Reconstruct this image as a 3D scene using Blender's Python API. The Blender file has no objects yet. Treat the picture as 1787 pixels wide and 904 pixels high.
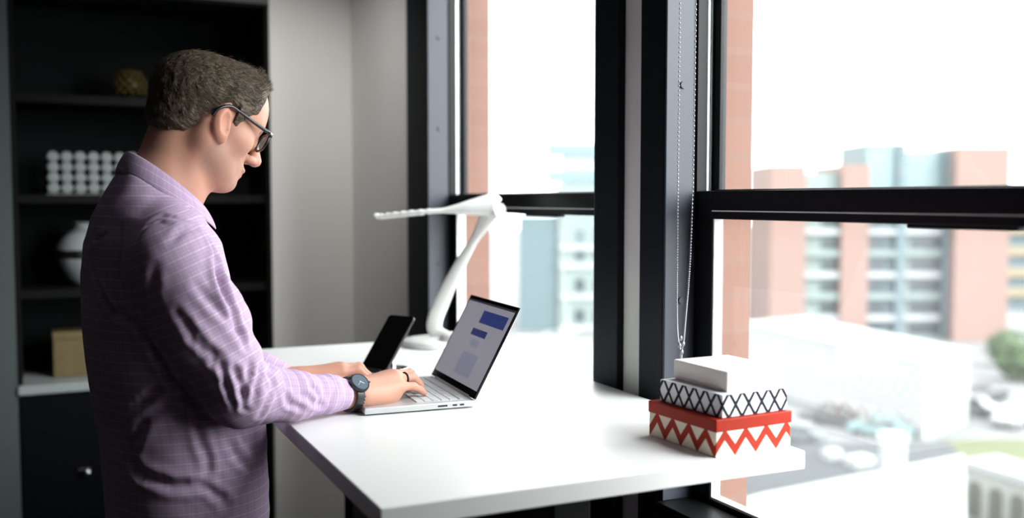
import bpy, bmesh, math, random
import numpy as np
from mathutils import Vector, Matrix, Euler
random.seed(7)
PI = math.pi
SC = bpy.context.scene
COL = SC.collection
R = math.radians

# ------------------------------------------------------------------ camera
YAW, PITCH, FPX = R(25.6), math.atan(102 / 1737.0), 1737.0
EYE = np.array([0.0, 0.0, 1.48])
FW = np.array([math.sin(YAW) * math.cos(PITCH), math.cos(YAW) * math.cos(PITCH), -math.sin(PITCH)])
RT = np.array([math.cos(YAW), -math.sin(YAW), 0.0])
UP = np.cross(RT, FW)
cam_d = bpy.data.cameras.new('camera')
cam = bpy.data.objects.new('camera', cam_d); COL.objects.link(cam)
cam.matrix_world = Matrix(((RT[0], UP[0], -FW[0], EYE[0]), (RT[1], UP[1], -FW[1], EYE[1]),
                           (RT[2], UP[2], -FW[2], EYE[2]), (0, 0, 0, 1)))
cam_d.sensor_width = 36.0
cam_d.lens = 36.0 * FPX / 1787.0
cam_d.clip_start = 0.05; cam_d.clip_end = 1000
cam_d.dof.use_dof = True
cam_d.dof.focus_distance = 1.95
cam_d.dof.aperture_fstop = 1.7
SC.camera = cam

def ray(u, v): return FW + RT * (u - 893.5) / FPX - UP * (v - 452.0) / FPX
def gp(u, v, z):
    d = ray(u, v); return EYE + d * (z - EYE[2]) / d[2]

# ------------------------------------------------------------------ world, light, exposure
w = bpy.data.worlds.new('overcast_sky'); SC.world = w; w.use_nodes = True
nt = w.node_tree; nt.nodes.clear()
wo = nt.nodes.new('ShaderNodeOutputWorld'); bg = nt.nodes.new('ShaderNodeBackground')
bg.inputs[0].default_value = (0.97, 0.985, 1.0, 1)
# overcast sky, brightest where the veiled sun stands (behind the camera's right shoulder)
SKY_BASE, SKY_GLOW, SUN_DIR, GLOW_POW = 1.0, 3.5, Vector((.42, -.80, .42)).normalized(), 9.0
tc = nt.nodes.new('ShaderNodeTexCoord'); dp = nt.nodes.new('ShaderNodeVectorMath'); dp.operation = 'DOT_PRODUCT'
dp.inputs[1].default_value = SUN_DIR; nt.links.new(tc.outputs['Generated'], dp.inputs[0])
mx = nt.nodes.new('ShaderNodeMath'); mx.operation = 'MAXIMUM'; mx.inputs[1].default_value = 0; nt.links.new(dp.outputs['Value'], mx.inputs[0])
pw_ = nt.nodes.new('ShaderNodeMath'); pw_.operation = 'POWER'; pw_.inputs[1].default_value = GLOW_POW; nt.links.new(mx.outputs[0], pw_.inputs[0])
ma = nt.nodes.new('ShaderNodeMath'); ma.operation = 'MULTIPLY_ADD'; ma.inputs[1].default_value = SKY_GLOW; ma.inputs[2].default_value = SKY_BASE
nt.links.new(pw_.outputs[0], ma.inputs[0]); nt.links.new(ma.outputs[0], bg.inputs[1])
nt.links.new(bg.outputs[0], wo.inputs[0])
SC.view_settings.view_transform = 'Standard'; SC.view_settings.look = 'None'
SC.view_settings.gamma = 1.0; SC.view_settings.use_curve_mapping = False
SC.view_settings.exposure = 2.92
cy = SC.cycles
cy.use_denoising = True; cy.max_bounces = 8; cy.diffuse_bounces = 5; cy.glossy_bounces = 3
cy.transmission_bounces = 4; cy.transparent_max_bounces = 12
cy.caustics_reflective = False; cy.caustics_refractive = False; cy.sample_clamp_indirect = 4.0

XW = 1.20                      # room face of the window wall
WINDOWS = [(2.02, 3.12), (0.64, 1.737)]
WZ0, WZ1 = 0.845, 2.45
for (y0, y1) in WINDOWS:       # daylight portals in the window openings
    ld = bpy.data.lights.new('daylight_portal', 'AREA'); ld.shape = 'RECTANGLE'
    ld.size = WZ1 - WZ0; ld.size_y = y1 - y0
    ld.cycles.is_portal = True
    lo = bpy.data.objects.new('daylight_portal', ld); COL.objects.link(lo)
    lo.location = (1.4105, (y0 + y1) / 2, (WZ0 + WZ1) / 2)
    lo.rotation_euler = (0, PI / 2, 0)

# added fill spot, out of view, that brightens the grey back wall
sl = bpy.data.lights.new('wall_fill_spot', 'SPOT'); sl.energy = 8; sl.spot_size = R(72); sl.spot_blend = 1.0; sl.shadow_soft_size = .05
sl.color = (1.0, .985, .96)
so_ = bpy.data.objects.new('wall_fill_spot', sl); COL.objects.link(so_); so_.location = (.62, 2.85, 2.70)
so_.rotation_euler = (Vector((.92, 4.05, 1.40)) - so_.location).to_track_quat('-Z', 'Y').to_euler()

# ------------------------------------------------------------------ materials
def mat(name, col, rough=0.5, metal=0.0, spec=0.5, bump=None, var=None, emit=None, alpha=None, sheen=0, sss=0):
    m = bpy.data.materials.new(name); m.use_nodes = True
    n = m.node_tree.nodes; l = m.node_tree.links; b = n['Principled BSDF']
    b.inputs['Base Color'].default_value = (*col, 1); b.inputs['Roughness'].default_value = rough
    b.inputs['Metallic'].default_value = metal; b.inputs['Specular IOR Level'].default_value = spec
    if sheen: b.inputs['Sheen Weight'].default_value = sheen
    if sss:
        b.inputs['Subsurface Weight'].default_value = sss
        b.inputs['Subsurface Radius'].default_value = (0.012, 0.005, 0.003); b.inputs['Subsurface Scale'].default_value = 1.0
    if var:                     # (scale, amount) mottled colour
        t = n.new('ShaderNodeTexNoise'); t.inputs['Scale'].default_value = var[0]; t.inputs['Detail'].default_value = 4
        c = n.new('ShaderNodeTexCoord'); l.new(c.outputs['Object'], t.inputs['Vector'])
        r = n.new('ShaderNodeMapRange'); r.inputs[3].default_value = 1 - var[1]; r.inputs[4].default_value = 1 + var[1]
        l.new(t.outputs['Fac'], r.inputs[0])
        x = n.new('ShaderNodeMix'); x.data_type = 'RGBA'; x.blend_type = 'MULTIPLY'; x.inputs[0].default_value = 1
        x.inputs[6].default_value = (*col, 1); l.new(r.outputs[0], x.inputs[7]); l.new(x.outputs[2], b.inputs['Base Color'])
    if bump:                    # (scale, strength)
        t = n.new('ShaderNodeTexNoise'); t.inputs['Scale'].default_value = bump[0]; t.inputs['Detail'].default_value = 3
        c = n.new('ShaderNodeTexCoord'); l.new(c.outputs['Object'], t.inputs['Vector'])
        bp = n.new('ShaderNodeBump'); bp.inputs['Strength'].default_value = bump[1]; bp.inputs['Distance'].default_value = 0.002
        l.new(t.outputs['Fac'], bp.inputs['Height']); l.new(bp.outputs[0], b.inputs['Normal'])
    if emit:
        b.inputs['Emission Color'].default_value = (*emit[0], 1); b.inputs['Emission Strength'].default_value = emit[1]
    return m

def glass_mat(name, veil=0.06):
    m = bpy.data.materials.new(name); m.use_nodes = True
    n = m.node_tree.nodes; l = m.node_tree.links; n.clear()
    o = n.new('ShaderNodeOutputMaterial'); t = n.new('ShaderNodeBsdfTransparent'); t.inputs[0].default_value = (.97, .985, .98, 1)
    g = n.new('ShaderNodeBsdfGlossy'); g.inputs['Roughness'].default_value = 0.02
    tr = n.new('ShaderNodeBsdfTranslucent'); tr.inputs[0].default_value = (1, 1, 1, 1)
    lw_ = n.new('ShaderNodeLayerWeight'); lw_.inputs[0].default_value = .5
    pw = n.new('ShaderNodeMath'); pw.operation = 'POWER'; pw.inputs[1].default_value = 5; l.new(lw_.outputs['Facing'], pw.inputs[0])
    f = n.new('ShaderNodeMath'); f.operation = 'MULTIPLY_ADD'; f.inputs[1].default_value = .6; f.inputs[2].default_value = .025; l.new(pw.outputs[0], f.inputs[0])
    a = n.new('ShaderNodeMixShader'); a.inputs[0].default_value = veil
    l.new(t.outputs[0], a.inputs[1]); l.new(tr.outputs[0], a.inputs[2])
    b = n.new('ShaderNodeMixShader'); l.new(f.outputs[0], b.inputs[0]); l.new(a.outputs[0], b.inputs[1]); l.new(g.outputs[0], b.inputs[2])
    l.new(b.outputs[0], o.inputs[0])
    return m

def brick_mat(name, c1, c2, mortar, scale=1.0):
    m = mat(name, c1, 0.85); n = m.node_tree.nodes; l = m.node_tree.links
    t = n.new('ShaderNodeTexBrick'); t.inputs['Color1'].default_value = (*c1, 1); t.inputs['Color2'].default_value = (*c2, 1)
    t.inputs['Mortar'].default_value = (*mortar, 1); t.inputs['Scale'].default_value = scale
    t.inputs['Brick Width'].default_value = .22; t.inputs['Row Height'].default_value = .075; t.inputs['Mortar Size'].default_value = .008
    c = n.new('ShaderNodeTexCoord'); mp = n.new('ShaderNodeMapping'); mp.inputs['Rotation'].default_value = (PI / 2, 0, 0)
    l.new(c.outputs['Object'], mp.inputs[0]); l.new(mp.outputs[0], t.inputs['Vector']); l.new(t.outputs[0], n['Principled BSDF'].inputs['Base Color'])
    return m

M = {}
M['plaster'] = mat('wall_plaster', (.72, .71, .68), .85, bump=(160, .12), var=(2.2, .03))
M['ceiling'] = mat('ceiling_paint', (.45, .45, .45), .9, bump=(90, .1))
M['room_dark'] = mat('dark_wall_paint', (.11, .11, .112), .85, bump=(120, .1))
M['floor'] = mat('floor_dark_wood', (.06, .05, .045), .5, var=(6, .2))
M['jamb_grey'] = mat('grey_green_pilaster_paint', (.052, .066, .066), .7, var=(3, .06))
M['frame'] = mat('blue_black_window_casing', (.007, .009, .013), .5, spec=.12, bump=(60, .05))
M['reveal'] = mat('slate_window_reveal', (.030, .035, .046), .45, spec=.3, bump=(60, .04))
M['sash'] = mat('black_window_sash', (.004, .004, .005), .45, spec=.15)
M['alu'] = mat('window_track_metal', (.55, .58, .58), .35, .6)
M['gasket'] = mat('pale_edge_gleam', (.75, .76, .76), .45)
M['glass'] = glass_mat('window_glass', .011)
M['brick_jamb'] = brick_mat('brick_salmon', (.105, .042, .024), (.118, .05, .03), (.112, .052, .034))
M['desk'] = mat('white_laminate', (.84, .845, .83), .38, bump=(300, .03))
M['desk_leg'] = mat('black_powder_coated_steel', (.004, .004, .0045), .55, spec=.15)
M['black_wood'] = mat('black_lacquer', (.003, .003, .0027), .6, spec=.12, var=(9, .2))
M['niche_back'] = mat('charcoal_back_panel', (.005, .0055, .006), .8, spec=.12, var=(4, .15))
M['navy'] = mat('navy_cabinet_paint', (.0012, .0018, .0038), .5, spec=.1)
M['counter'] = mat('pale_grey_worktop', (.27, .295, .29), .45, var=(20, .04))
M['chrome'] = mat('polished_chrome', (.85, .86, .87), .12, 1)

# ------------------------------------------------------------------ mesh helpers
class MB:
    def __init__(s): s.v = []; s.f = []; s.uv = {}
    def add(s, vs, fs):
        o = len(s.v); s.v += [tuple(map(float, p)) for p in vs]; s.f += [tuple(i + o for i in f) for f in fs]; return s
    def box(s, lo, hi, mtx=None):
        (a, b, c), (d, e, f) = lo, hi
        vs = [(a, b, c), (d, b, c), (d, e, c), (a, e, c), (a, b, f), (d, b, f), (d, e, f), (a, e, f)]
        if mtx is not None: vs = [tuple(mtx @ Vector(p)) for p in vs]
        return s.add(vs, [(3, 2, 1, 0), (4, 5, 6, 7), (0, 1, 5, 4), (1, 2, 6, 5), (2, 3, 7, 6), (3, 0, 4, 7)])
    def prism(s, poly, z0, z1):
        n = len(poly); a = sum(poly[i][0] * poly[(i + 1) % n][1] - poly[(i + 1) % n][0] * poly[i][1] for i in range(n))
        if a < 0: poly = poly[::-1]
        vs = [(p[0], p[1], z0) for p in poly] + [(p[0], p[1], z1) for p in poly]
        fs = [tuple(range(n))[::-1], tuple(range(n, 2 * n))] + [(i, (i + 1) % n, n + (i + 1) % n, n + i) for i in range(n)]
        return s.add(vs, fs)
    def loft(s, rings, cap=True, closed=True, loop=False):
        n = len(rings[0]); m = len(rings); vs = [p for r in rings for p in r]; fs = []
        for i in range(m if loop else m - 1):
            for j in range(n if closed else n - 1):
                a, b = i * n + j, i * n + (j + 1) % n; c, d = ((i + 1) % m) * n + (j + 1) % n, ((i + 1) % m) * n + j
                fs.append((a, b, c, d))
        if cap and not loop: fs += [tuple(range(n))[::-1], tuple(range((m - 1) * n, m * n))]
        return s.add(vs, fs)
    def lathe(s, prof, n=32, c=(0, 0, 0)):
        rings = [[(c[0] + r * math.cos(2 * PI * k / n), c[1] + r * math.sin(2 * PI * k / n), c[2] + z) for k in range(n)] for r, z in prof]
        return s.loft(rings)
    def tube(s, pts, rad, n=10, loop=False, flat=None, ref=(0, 0, 1)):
        pts = [Vector(p) for p in pts]; m = len(pts)
        if not hasattr(rad, '__len__'): rad = [rad] * m
        rings = []; pn = None
        for i in range(m):
            if loop: t = pts[(i + 1) % m] - pts[i - 1]
            else: t = pts[min(i + 1, m - 1)] - pts[max(i - 1, 0)]
            t.normalize()
            if pn is None:
                a = Vector(ref)
                if abs(a.dot(t)) > .95: a = Vector((1, 0, 0))
                pn = (a - t * a.dot(t)).normalized()
            else: pn = (pn - t * pn.dot(t)).normalized()
            bn = t.cross(pn); r = rad[i]
            fl = 1.0 if flat is None else (flat[i] if hasattr(flat, '__len__') else flat)
            rings.append([tuple(pts[i] + pn * r * fl * math.cos(2 * PI * k / n) + bn * r * math.sin(2 * PI * k / n)) for k in range(n)])
        return s.loft(rings, loop=loop)
    def ball(s, c, r, n=12, m=8):
        rx, ry, rz = (r, r, r) if not hasattr(r, '__len__') else r
        rings = []
        for i in range(m + 1):
            th = PI * (i + .02) / (m + .04)
            rings.append([(c[0] + rx * math.sin(th) * math.cos(2 * PI * k / n), c[1] + ry * math.sin(th) * math.sin(2 * PI * k / n), c[2] - rz * math.cos(th)) for k in range(n)])
        return s.loft(rings)
    def build(s, name, m, parent=None, smooth=False, bevel=0, seg=2, kind=None, label=None):
        me = bpy.data.meshes.new(name); me.from_pydata(s.v, [], s.f); me.update()
        bm = bmesh.new(); bm.from_mesh(me); bmesh.ops.recalc_face_normals(bm, faces=bm.faces); bm.to_mesh(me); bm.free()
        o = bpy.data.objects.new(name, me); COL.objects.link(o); me.materials.append(m)
        if parent is not None: o.parent = parent
        if bevel:
            b = o.modifiers.new('bevel', 'BEVEL'); b.width = bevel; b.segments = seg; b.limit_method = 'ANGLE'; b.angle_limit = R(35)
        if smooth:
            for p in me.polygons: p.use_smooth = True
            if smooth != 'all':
                try: me.set_sharp_from_angle(angle=R(40))
                except Exception: pass
        if kind: o['kind'] = kind
        if label: o['label'] = label
        return o

def tag(o, label, cat, group=None):
    o['label'] = label; o['category'] = cat
    if group: o['group'] = group
    return o
def thing(name, label, cat, loc=(0, 0, 0), rz=0, group=None):
    o = bpy.data.objects.new(name, None); COL.objects.link(o); o.empty_display_size = .1
    o.location = loc; o.rotation_euler = (0, 0, rz)
    return tag(o, label, cat, group)
def dup(root, loc, rz, label, group=None):
    r = root.copy(); COL.objects.link(r); r.location = loc; r.rotation_euler = (0, 0, rz); r['label'] = label
    if group: r['group'] = group
    for ch in root.children:
        c = ch.copy(); COL.objects.link(c); c.parent = r
        for g in ch.children:
            d = g.copy(); COL.objects.link(d); d.parent = c
    return r
def struct(name, mb, m, bevel=0, parent=None):
    o = mb.build(name, m, parent, bevel=bevel)
    o['kind'] = 'structure'
    return o
def bez(pts, n):
    """Catmull-Rom through points (any dimension)"""
    P = [np.array(p, float) for p in pts]; P = [2 * P[0] - P[1]] + P + [2 * P[-1] - P[-2]]
    out = []; segs = len(P) - 3
    for i in range(n):
        t = i / (n - 1) * segs; k = min(int(t), segs - 1); t -= k
        a, b, c, d = P[k:k + 4]
        out.append(.5 * (2 * b + (c - a) * t + (2 * a - 5 * b + 4 * c - d) * t * t + (3 * b - a - 3 * c + d) * t ** 3))
    return out

# ------------------------------------------------------------------ room shell
CZ = 2.75; XL, YF, YB, YN = -3.2, -2.4, 4.05, 4.47
NX0, NX1, NZ1 = -0.072, 0.864, 2.262
struct('floor', MB().box((XL - .1, YF - .1, -.12), (1.4, YN + .1, 0)), M['floor'])
struct('ceiling', MB().box((XL - .1, YF - .1, CZ), (1.4, YN + .1, CZ + .15)), M['ceiling'])
struct('wall_left', MB().box((XL - .1, YF, 0), (XL, YB, CZ)), M['room_dark'])
struct('wall_front', MB().box((XL, YF - .1, 0), (XW, YF, CZ)), M['room_dark'])
wb = MB().box((NX1, YB, 0), (XW, YN, CZ))
struct('wall_back', wb, M['plaster'])
struct('wall_back_pilaster', MB().box((XL, YB, 0), (NX0, YN, CZ)), M['jamb_grey'])
struct('wall_back_header', MB().box((NX0, YB, NZ1), (NX1, YN, CZ)), M['room_dark'])
struct('wall_alcove', MB().box((XL, YN, 0), (1.4, YN + .1, CZ)), M['room_dark'])
# window wall: plaster inside, brick outside
wr = MB(); ex = MB()
ys = sorted([y for a in WINDOWS for y in a]); edges = [YF - .1] + ys + [YN + .1]
for i in range(0, len(edges), 2):
    a, b = edges[i], edges[i + 1]
    wr.box((XW, a, 0), (1.318, b, CZ)); ex.box((1.318, a, -15), (1.41, b, 6))
for (a, b) in WINDOWS:
    wr.box((XW, a, 0), (1.318, b, WZ0 - .06)); wr.box((XW, a, WZ1), (1.318, b, CZ))
    ex.box((1.318, a, -15), (1.41, b, WZ0 - .10)); ex.box((1.318, a, WZ1), (1.41, b, 6))
struct('wall_right', wr, M['plaster'])
struct('wall_right_brick_facing', ex, M['brick_jamb'])

struct('fill_spot_housing', MB().lathe([(.07, .045), (.075, .04), (.075, .036), (.058, .034), (.055, .05)], 28, (.62, 2.85, CZ - .05)), M['ceiling'])  # unseen housing made up for the added fill spot

def window(idx, y0, y1, far_w, near_w):
    """double hung window in the window wall; far side is y1"""
    root = bpy.data.objects.new('window_%d' % idx, None); COL.objects.link(root); root['kind'] = 'structure'
    def part(n, mb, m, bevel=.002):
        o = mb.build(n, m, root, bevel=bevel); o['kind'] = 'structure'; return o
    e = .0008
    # casing boards on the room face
    part('window_casing', MB().box((XW - .018, y1, 0.12), (XW + e, y1 + far_w, WZ1 + .1))
         .box((XW - .018, y0 - near_w, 0.12), (XW + e, y0, WZ1 + .1))
         .box((XW - .018, y0, WZ1), (XW + e, y1, WZ1 + .1))
         .box((XW - .018, y0, 0.12), (XW + e, y1, WZ0 - .06)), M['frame'])
    # reveal liner
    t = .006
    part('window_reveal', MB().box((XW - .017, y1 - t, WZ0), (1.258, y1 + e, WZ1)).box((XW - .017, y0 - e, WZ0), (1.258, y0 + t, WZ1))
         .box((XW - .017, y0, WZ1 - t), (1.258, y1, WZ1 + e)), M['reveal'])
    part('window_sill', MB().box((XW - .03, y0 - e, WZ0 - .06), (1.287, y1 + e, WZ0)), M['sash'])
    sc = MB()
    for z in (2.02, 1.72, 1.27, .98):
        sc.tube([(XW + .024, y1 - t + .001, z), (XW + .024, y1 - t - .004, z)], .0075, 12)
    part('window_bolt', sc, M['reveal'], 0)
    # jamb tracks
    part('window_jamb', MB().box((1.258, y1 - .012, WZ0), (1.283, y1 + e, WZ1)).box((1.258, y0 - e, WZ0), (1.283, y0 + .012, WZ1)), M['sash'], 0)
    tr = MB()
    for (xa, xb) in ((1.2835, 1.290), (1.2925, 1.298)):
        tr.box((xa, y1 - .010, 1.46), (xb, y1 + e, WZ1)).box((xa, y0 - e, 1.46), (xb, y0 + .010, WZ1))
    part('window_track', tr, M['alu'], 0)
    # lower sash (inner) with stiles, rails, painted edge gleam, pane
    s0, s1 = y0 + .012, y1 - .012
    st = .052
    part('window_lower_sash', MB().box((1.259, s1 - st, WZ0), (1.285, s1, 1.500)).box((1.259, s0, WZ0), (1.285, s0 + st, 1.500))
         .box((1.259, s0 + st, 1.442), (1.285, s1 - st, 1.500)).box((1.259, s0 + st, WZ0), (1.285, s1 - st, WZ0 + .012)), M['sash'])
    g = .004; a, b, c, d = s0 + st, s1 - st, WZ0 + .012, 1.442
    part('window_gasket', MB().box((1.262, b - g, c), (1.284, b, d)).box((1.262, a, c), (1.284, a + g, d)).box((1.262, a + g, c), (1.284, b - g, c + g))
         .box((1.2575, a, 1.4575), (1.2585, b, 1.4600)), M['gasket'], 0)  # pale strips: gleam along sash edges and rail put into the colour
    part('window_lower_pane', MB().box((1.272, a + g, c + g), (1.275, b - g, d)), M['glass'], 0)
    # upper sash (outer)
    part('window_upper_sash', MB().box((1.299, y1 - .032, 1.455), (1.317, y1 + e, WZ1)).box((1.299, y0 - e, 1.455), (1.317, y0 + .032, WZ1))
         .box((1.287, y0 + .032, 1.448), (1.317, y1 - .032, 1.503)).box((1.299, y0 + .032, WZ1 - .05), (1.317, y1 - .032, WZ1)), M['sash'])
    part('window_upper_pane', MB().box((1.306, y0 + .032, 1.503), (1.309, y1 - .032, WZ1 - .05)), M['glass'], 0)
    part('window_latch', MB().box((1.262, (y0 + y1) / 2 - .22, 1.4425), (1.284, (y0 + y1) / 2 - .02, 1.436)), M['frame'], .002)
window(1, 2.02, 3.12, .20, .103)
window(2, 0.64, 1.737, .090, .09)
struct('baseboard_right', MB().box((XW - .014, YF, 0), (XW + .0005, YB, .11)), M['frame'])
struct('baseboard_back', MB().box((NX1, YB - .014, 0), (XW - .014, YB + .0005, .11)), M['frame'])

# ------------------------------------------------------------------ alcove furniture
sh = thing('alcove_bookshelf', 'black built-in bookshelf above the pale counter behind the man', 'bookshelf', ((NX0 + NX1) / 2, YB, .80))
cx0 = (NX0 + NX1) / 2; hw = (NX1 - NX0) / 2 - .001
M['niche_back'].use_backface_culling = False
MB().box((-hw, .395, .0), (hw, .418, NZ1 - .802)).build('back_panel', M['niche_back'], sh)
for s in (-1, 1):
    MB().box((min(s * hw, s * (hw - .016)), .004, .0), (max(s * hw, s * (hw - .016)), .395, NZ1 - .802)).build('side_panel', M['black_wood'], sh, bevel=.001)
MB().box((-hw + .016, .004, NZ1 - .802 - .012), (hw - .016, .395, NZ1 - .802)).build('top_panel', M['niche_back'], sh)
for z in (1.873, 1.502, 1.148):
    MB().box((-hw + .016, .03, z - .80 - .032), (hw - .016, .395, z - .80)).build('shelf', M['black_wood'], sh, bevel=.001)
ct = MB().box((NX0 + .001, YB - .012, .765), (NX1 - .001, YN - .001, .799)).build('alcove_counter', M['counter'], bevel=.003)
tag(ct, 'pale grey counter slab on the navy cabinet in the dark alcove', 'counter')
cb = thing('navy_cabinet', 'dark navy base cabinet under the pale alcove counter', 'cabinet', (cx0, YB, 0))
MB().box((-hw, .022, .08), (hw, .40, .764)).box((-hw, .06, 0), (hw, .38, .08)).build('body', M['navy'], cb)
for s in (-1, 1):
    x0, x1 = (-hw + .004, -.002) if s < 0 else (.002, hw - .004)
    d = MB().box((x0, .002, .085), (x1, .0215, .760)).build('door', M['navy'], cb, bevel=.002)
    kx = (-.240 if s < 0 else .240)
    k = MB()
    k.tube([(kx, .002, .457), (kx, -.012, .457)], .005, 10)
    k.ball((kx, -.022, .457), (.012, .012, .012), 14, 10)
    k.tube([(kx - .03, -.004, .466), (kx + .012, -.004, .466)], .004, 8)
    k.build('knob', M['chrome'], d, smooth=True)

# shelf ornaments
white_cer = mat('white_ceramic', (.25, .275, .27), .4)
black_cer = mat('black_glaze', (.008, .008, .008), .3)
gold = mat('dull_gold_leaf', (.14, .105, .045), .55, .3, bump=(45, .8), var=(30, .2))
lat = thing('disc_ornament', 'lattice ornament of pale round discs on the shelf behind the collar', 'ornament', (0.056, 4.27, 1.5025))
dx = .0485
MB().box((-.012, -.006, 0), (dx * 8.5, .006, .004)).build('base', white_cer, lat)
for i in range(9):
    for j in range(4):
        c = Vector((i * dx + .012, 0, .026 + j * .0405))
        rings = [[(c.x + r * math.cos(2 * PI * k / 20), c.y + y, c.z + r * math.sin(2 * PI * k / 20)) for k in range(20)] for r, y in ((.001, -.010), (.018, -.009), (.0225, 0), (.018, .009), (.001, .010))]
        MB().loft(rings).build('disc', white_cer, lat, smooth=True)
MB().box((-.004, -.003, .024), (dx * 8 + .028, .003, .028)).box((-.004, -.003, .0645), (dx * 8 + .028, .003, .0685)).box((-.004, -.003, .105), (dx * 8 + .028, .003, .109)).box((-.004, -.003, .1455), (dx * 8 + .028, .003, .1495)).build('rod', white_cer, lat)
vs = thing('round_vase', 'round white vase with a black band around its middle', 'vase', (.172, 4.25, 1.149))
prof = [(.03, 0), (.045, .004), (.075, .035), (.098, .080), (.105, .118), (.099, .155), (.075, .195), (.046, .215), (.036, .222), (.036, .238), (.042, .246), (.038, .246), (.030, .236), (.028, .2)]
MB().lathe(prof, 40).build('body', white_cer, vs, smooth=True)
MB().lathe([(.1030, .108), (.1068, .112), (.1072, .125), (.1055, .138), (.1035, .140), (.1000, .125)], 40).build('band', black_cer, vs, smooth=True)
MB().box((-.03, -.112, .112), (.02, -.104, .136)).build('knot', black_cer, vs, bevel=.003)
gb = thing('gold_box', 'gold-leaf box standing on the pale counter behind the man', 'box', (.155, 4.24, .7995))
MB().box((-.105, -.06, 0), (.105, .06, .145)).build('body', gold, gb, bevel=.004)
MB().box((-.107, -.062, .145), (.107, .062, .175)).build('lid', gold, gb, bevel=.004)
go = thing('gold_finial', 'small dark gold pinecone-shaped ornament on the top shelf', 'ornament', (.352, 4.23, 1.8735))
gold_dk = mat('dark_antique_gold', (.05, .034, .006), .5, .5)
o = MB().lathe([(.028, 0), (.034, .006), (.03, .012), (.055, .030), (.062, .052), (.056, .080), (.038, .108), (.012, .125), (.001, .128)], 24).build('body', gold_dk, go, smooth=True)
sc = MB()
for j in range(6):
    z = .028 + j * .016; rr = np.interp(z, [.02, .052, .08, .108, .125], [.052, .062, .056, .038, .012])
    for k in range(12):
        a = 2 * PI * (k + .5 * (j % 2)) / 12
        sc.ball((rr * math.cos(a), rr * math.sin(a), z), (.011, .011, .010), 8, 6)
sc.build('scales', gold_dk, go, smooth=True)

# ------------------------------------------------------------------ standing desk
DZ = 1.06
dk = thing('standing_desk', 'tall white-topped standing desk along the windows', 'desk', (.795, 2.055, 0), R(-.6))
DX, DY = .3715, .775
MB().box((-DX, -DY, DZ - .031), (DX, DY, DZ)).build('tabletop', M['desk'], dk, bevel=.0025, seg=3)
for s in (-1, 1):
    yy = s * .60
    MB().box((-.325, yy - .03, DZ - .075), (.325, yy + .03, DZ - .0315)).build('support_arm', M['desk_leg'], dk, bevel=.003)
    lg = MB().box((-.035, yy - .04, .50), (.035, yy + .04, DZ - .075)).build('leg', M['desk_leg'], dk, bevel=.003)
    MB().box((-.045, yy - .05, .05), (.045, yy + .05, .56)).build('leg_sleeve', M['desk_leg'], lg, bevel=.003)
    MB().box((-.34, yy - .04, .012), (.34, yy + .04, .05)).build('foot', M['desk_leg'], dk, bevel=.004)
    for q in (-.31, .31): MB().lathe([(.018, 0), (.02, .003), (.02, .012)], 16, (q, yy, 0)).build('foot_pad', M['desk_leg'], dk)
MB().box((-.03, -.575, DZ - .08), (.03, .575, DZ - .04)).build('crossbar', M['desk_leg'], dk, bevel=.003)
MB().box((-.16, -.32, DZ - .095), (.14, -.05, DZ - .0315)).build('motor_box', M['desk_leg'], dk, bevel=.006)

# ------------------------------------------------------------------ laptop
silver = mat('brushed_platinum_metal', (.66, .67, .68), .38, .55)
keym = mat('pale_grey_keycaps', (.60, .61, .63), .5)
bezel = mat('black_glass_bezel', (.004, .004, .005), .12)
dark_port = mat('dark_port_opening', (.01, .01, .01), .6)
lap = thing('laptop', 'open platinum laptop in front of the man, screen showing blue bars', 'laptop', (.8056, 1.9896, DZ + .0005), math.atan2(-.081, .9967))
LW, LD = .1535, .2235          # half width (y), depth (x from -LD to 0)
MB().box((-LD, -LW, .002), (0.006, LW, .0145)).build('base', silver, lap, bevel=.0022)
for (a, b) in ((-.2, -.13), (-.2, .13), (-.02, -.13), (-.02, .13)): MB().box((a - .01, b - .01, 0), (a + .01, b + .01, .0022)).build('rubber_foot', dark_port, lap)
kb = MB().box((-.112, -.137, .0143), (-.006, .137, .0150)).build('keyboard', silver, lap)
rows = [13, 14, 14, 13, 12, 8]
for r, n in enumerate(rows):
    x = -.018 - r * .0175; hgt = .0075 if r else .005
    if r == 5:
        ws = [1, 1, 1, 5.2, 1, 1, 1, 1]
    else: ws = [1] * n
    tot = sum(ws); u = .268 / tot; y = .134
    for k in ws:
        MB().box((x - hgt, y - u * k + .0013, .0149), (x + hgt, y - .0013, .0163)).build('key', keym, kb)
        y -= u * k
MB().box((-.205, -.052, .0142), (-.132, .052, .0150)).build('touchpad', silver, lap, bevel=.0003)
pt = MB()
for (a, b) in ((-.075, -.055), (-.044, -.035), (-.029, -.020)): pt.box((a, -LW - .0004, .0065), (b, -LW + .001, .0098))
pt.build('port', dark_port, lap, label='dark port openings')
MB().tube([(.004, -.12, .0145), (.004, .12, .0145)], .005, 12).build('hinge', silver, lap)
lean = math.atan2(.0985, .184)
LM = Matrix.Translation((0.002, 0, .0165)) @ Matrix.Rotation(lean, 4, 'Y')
LH = .207
ld_ = MB().box((0, -LW, 0), (.0045, LW, LH), LM).build('lid', silver, lap, bevel=.0015)
MB().box((-.0008, -LW - .0003, .0005), (.0030, LW + .0003, LH + .0003), LM).build('bezel', bezel, ld_)
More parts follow.
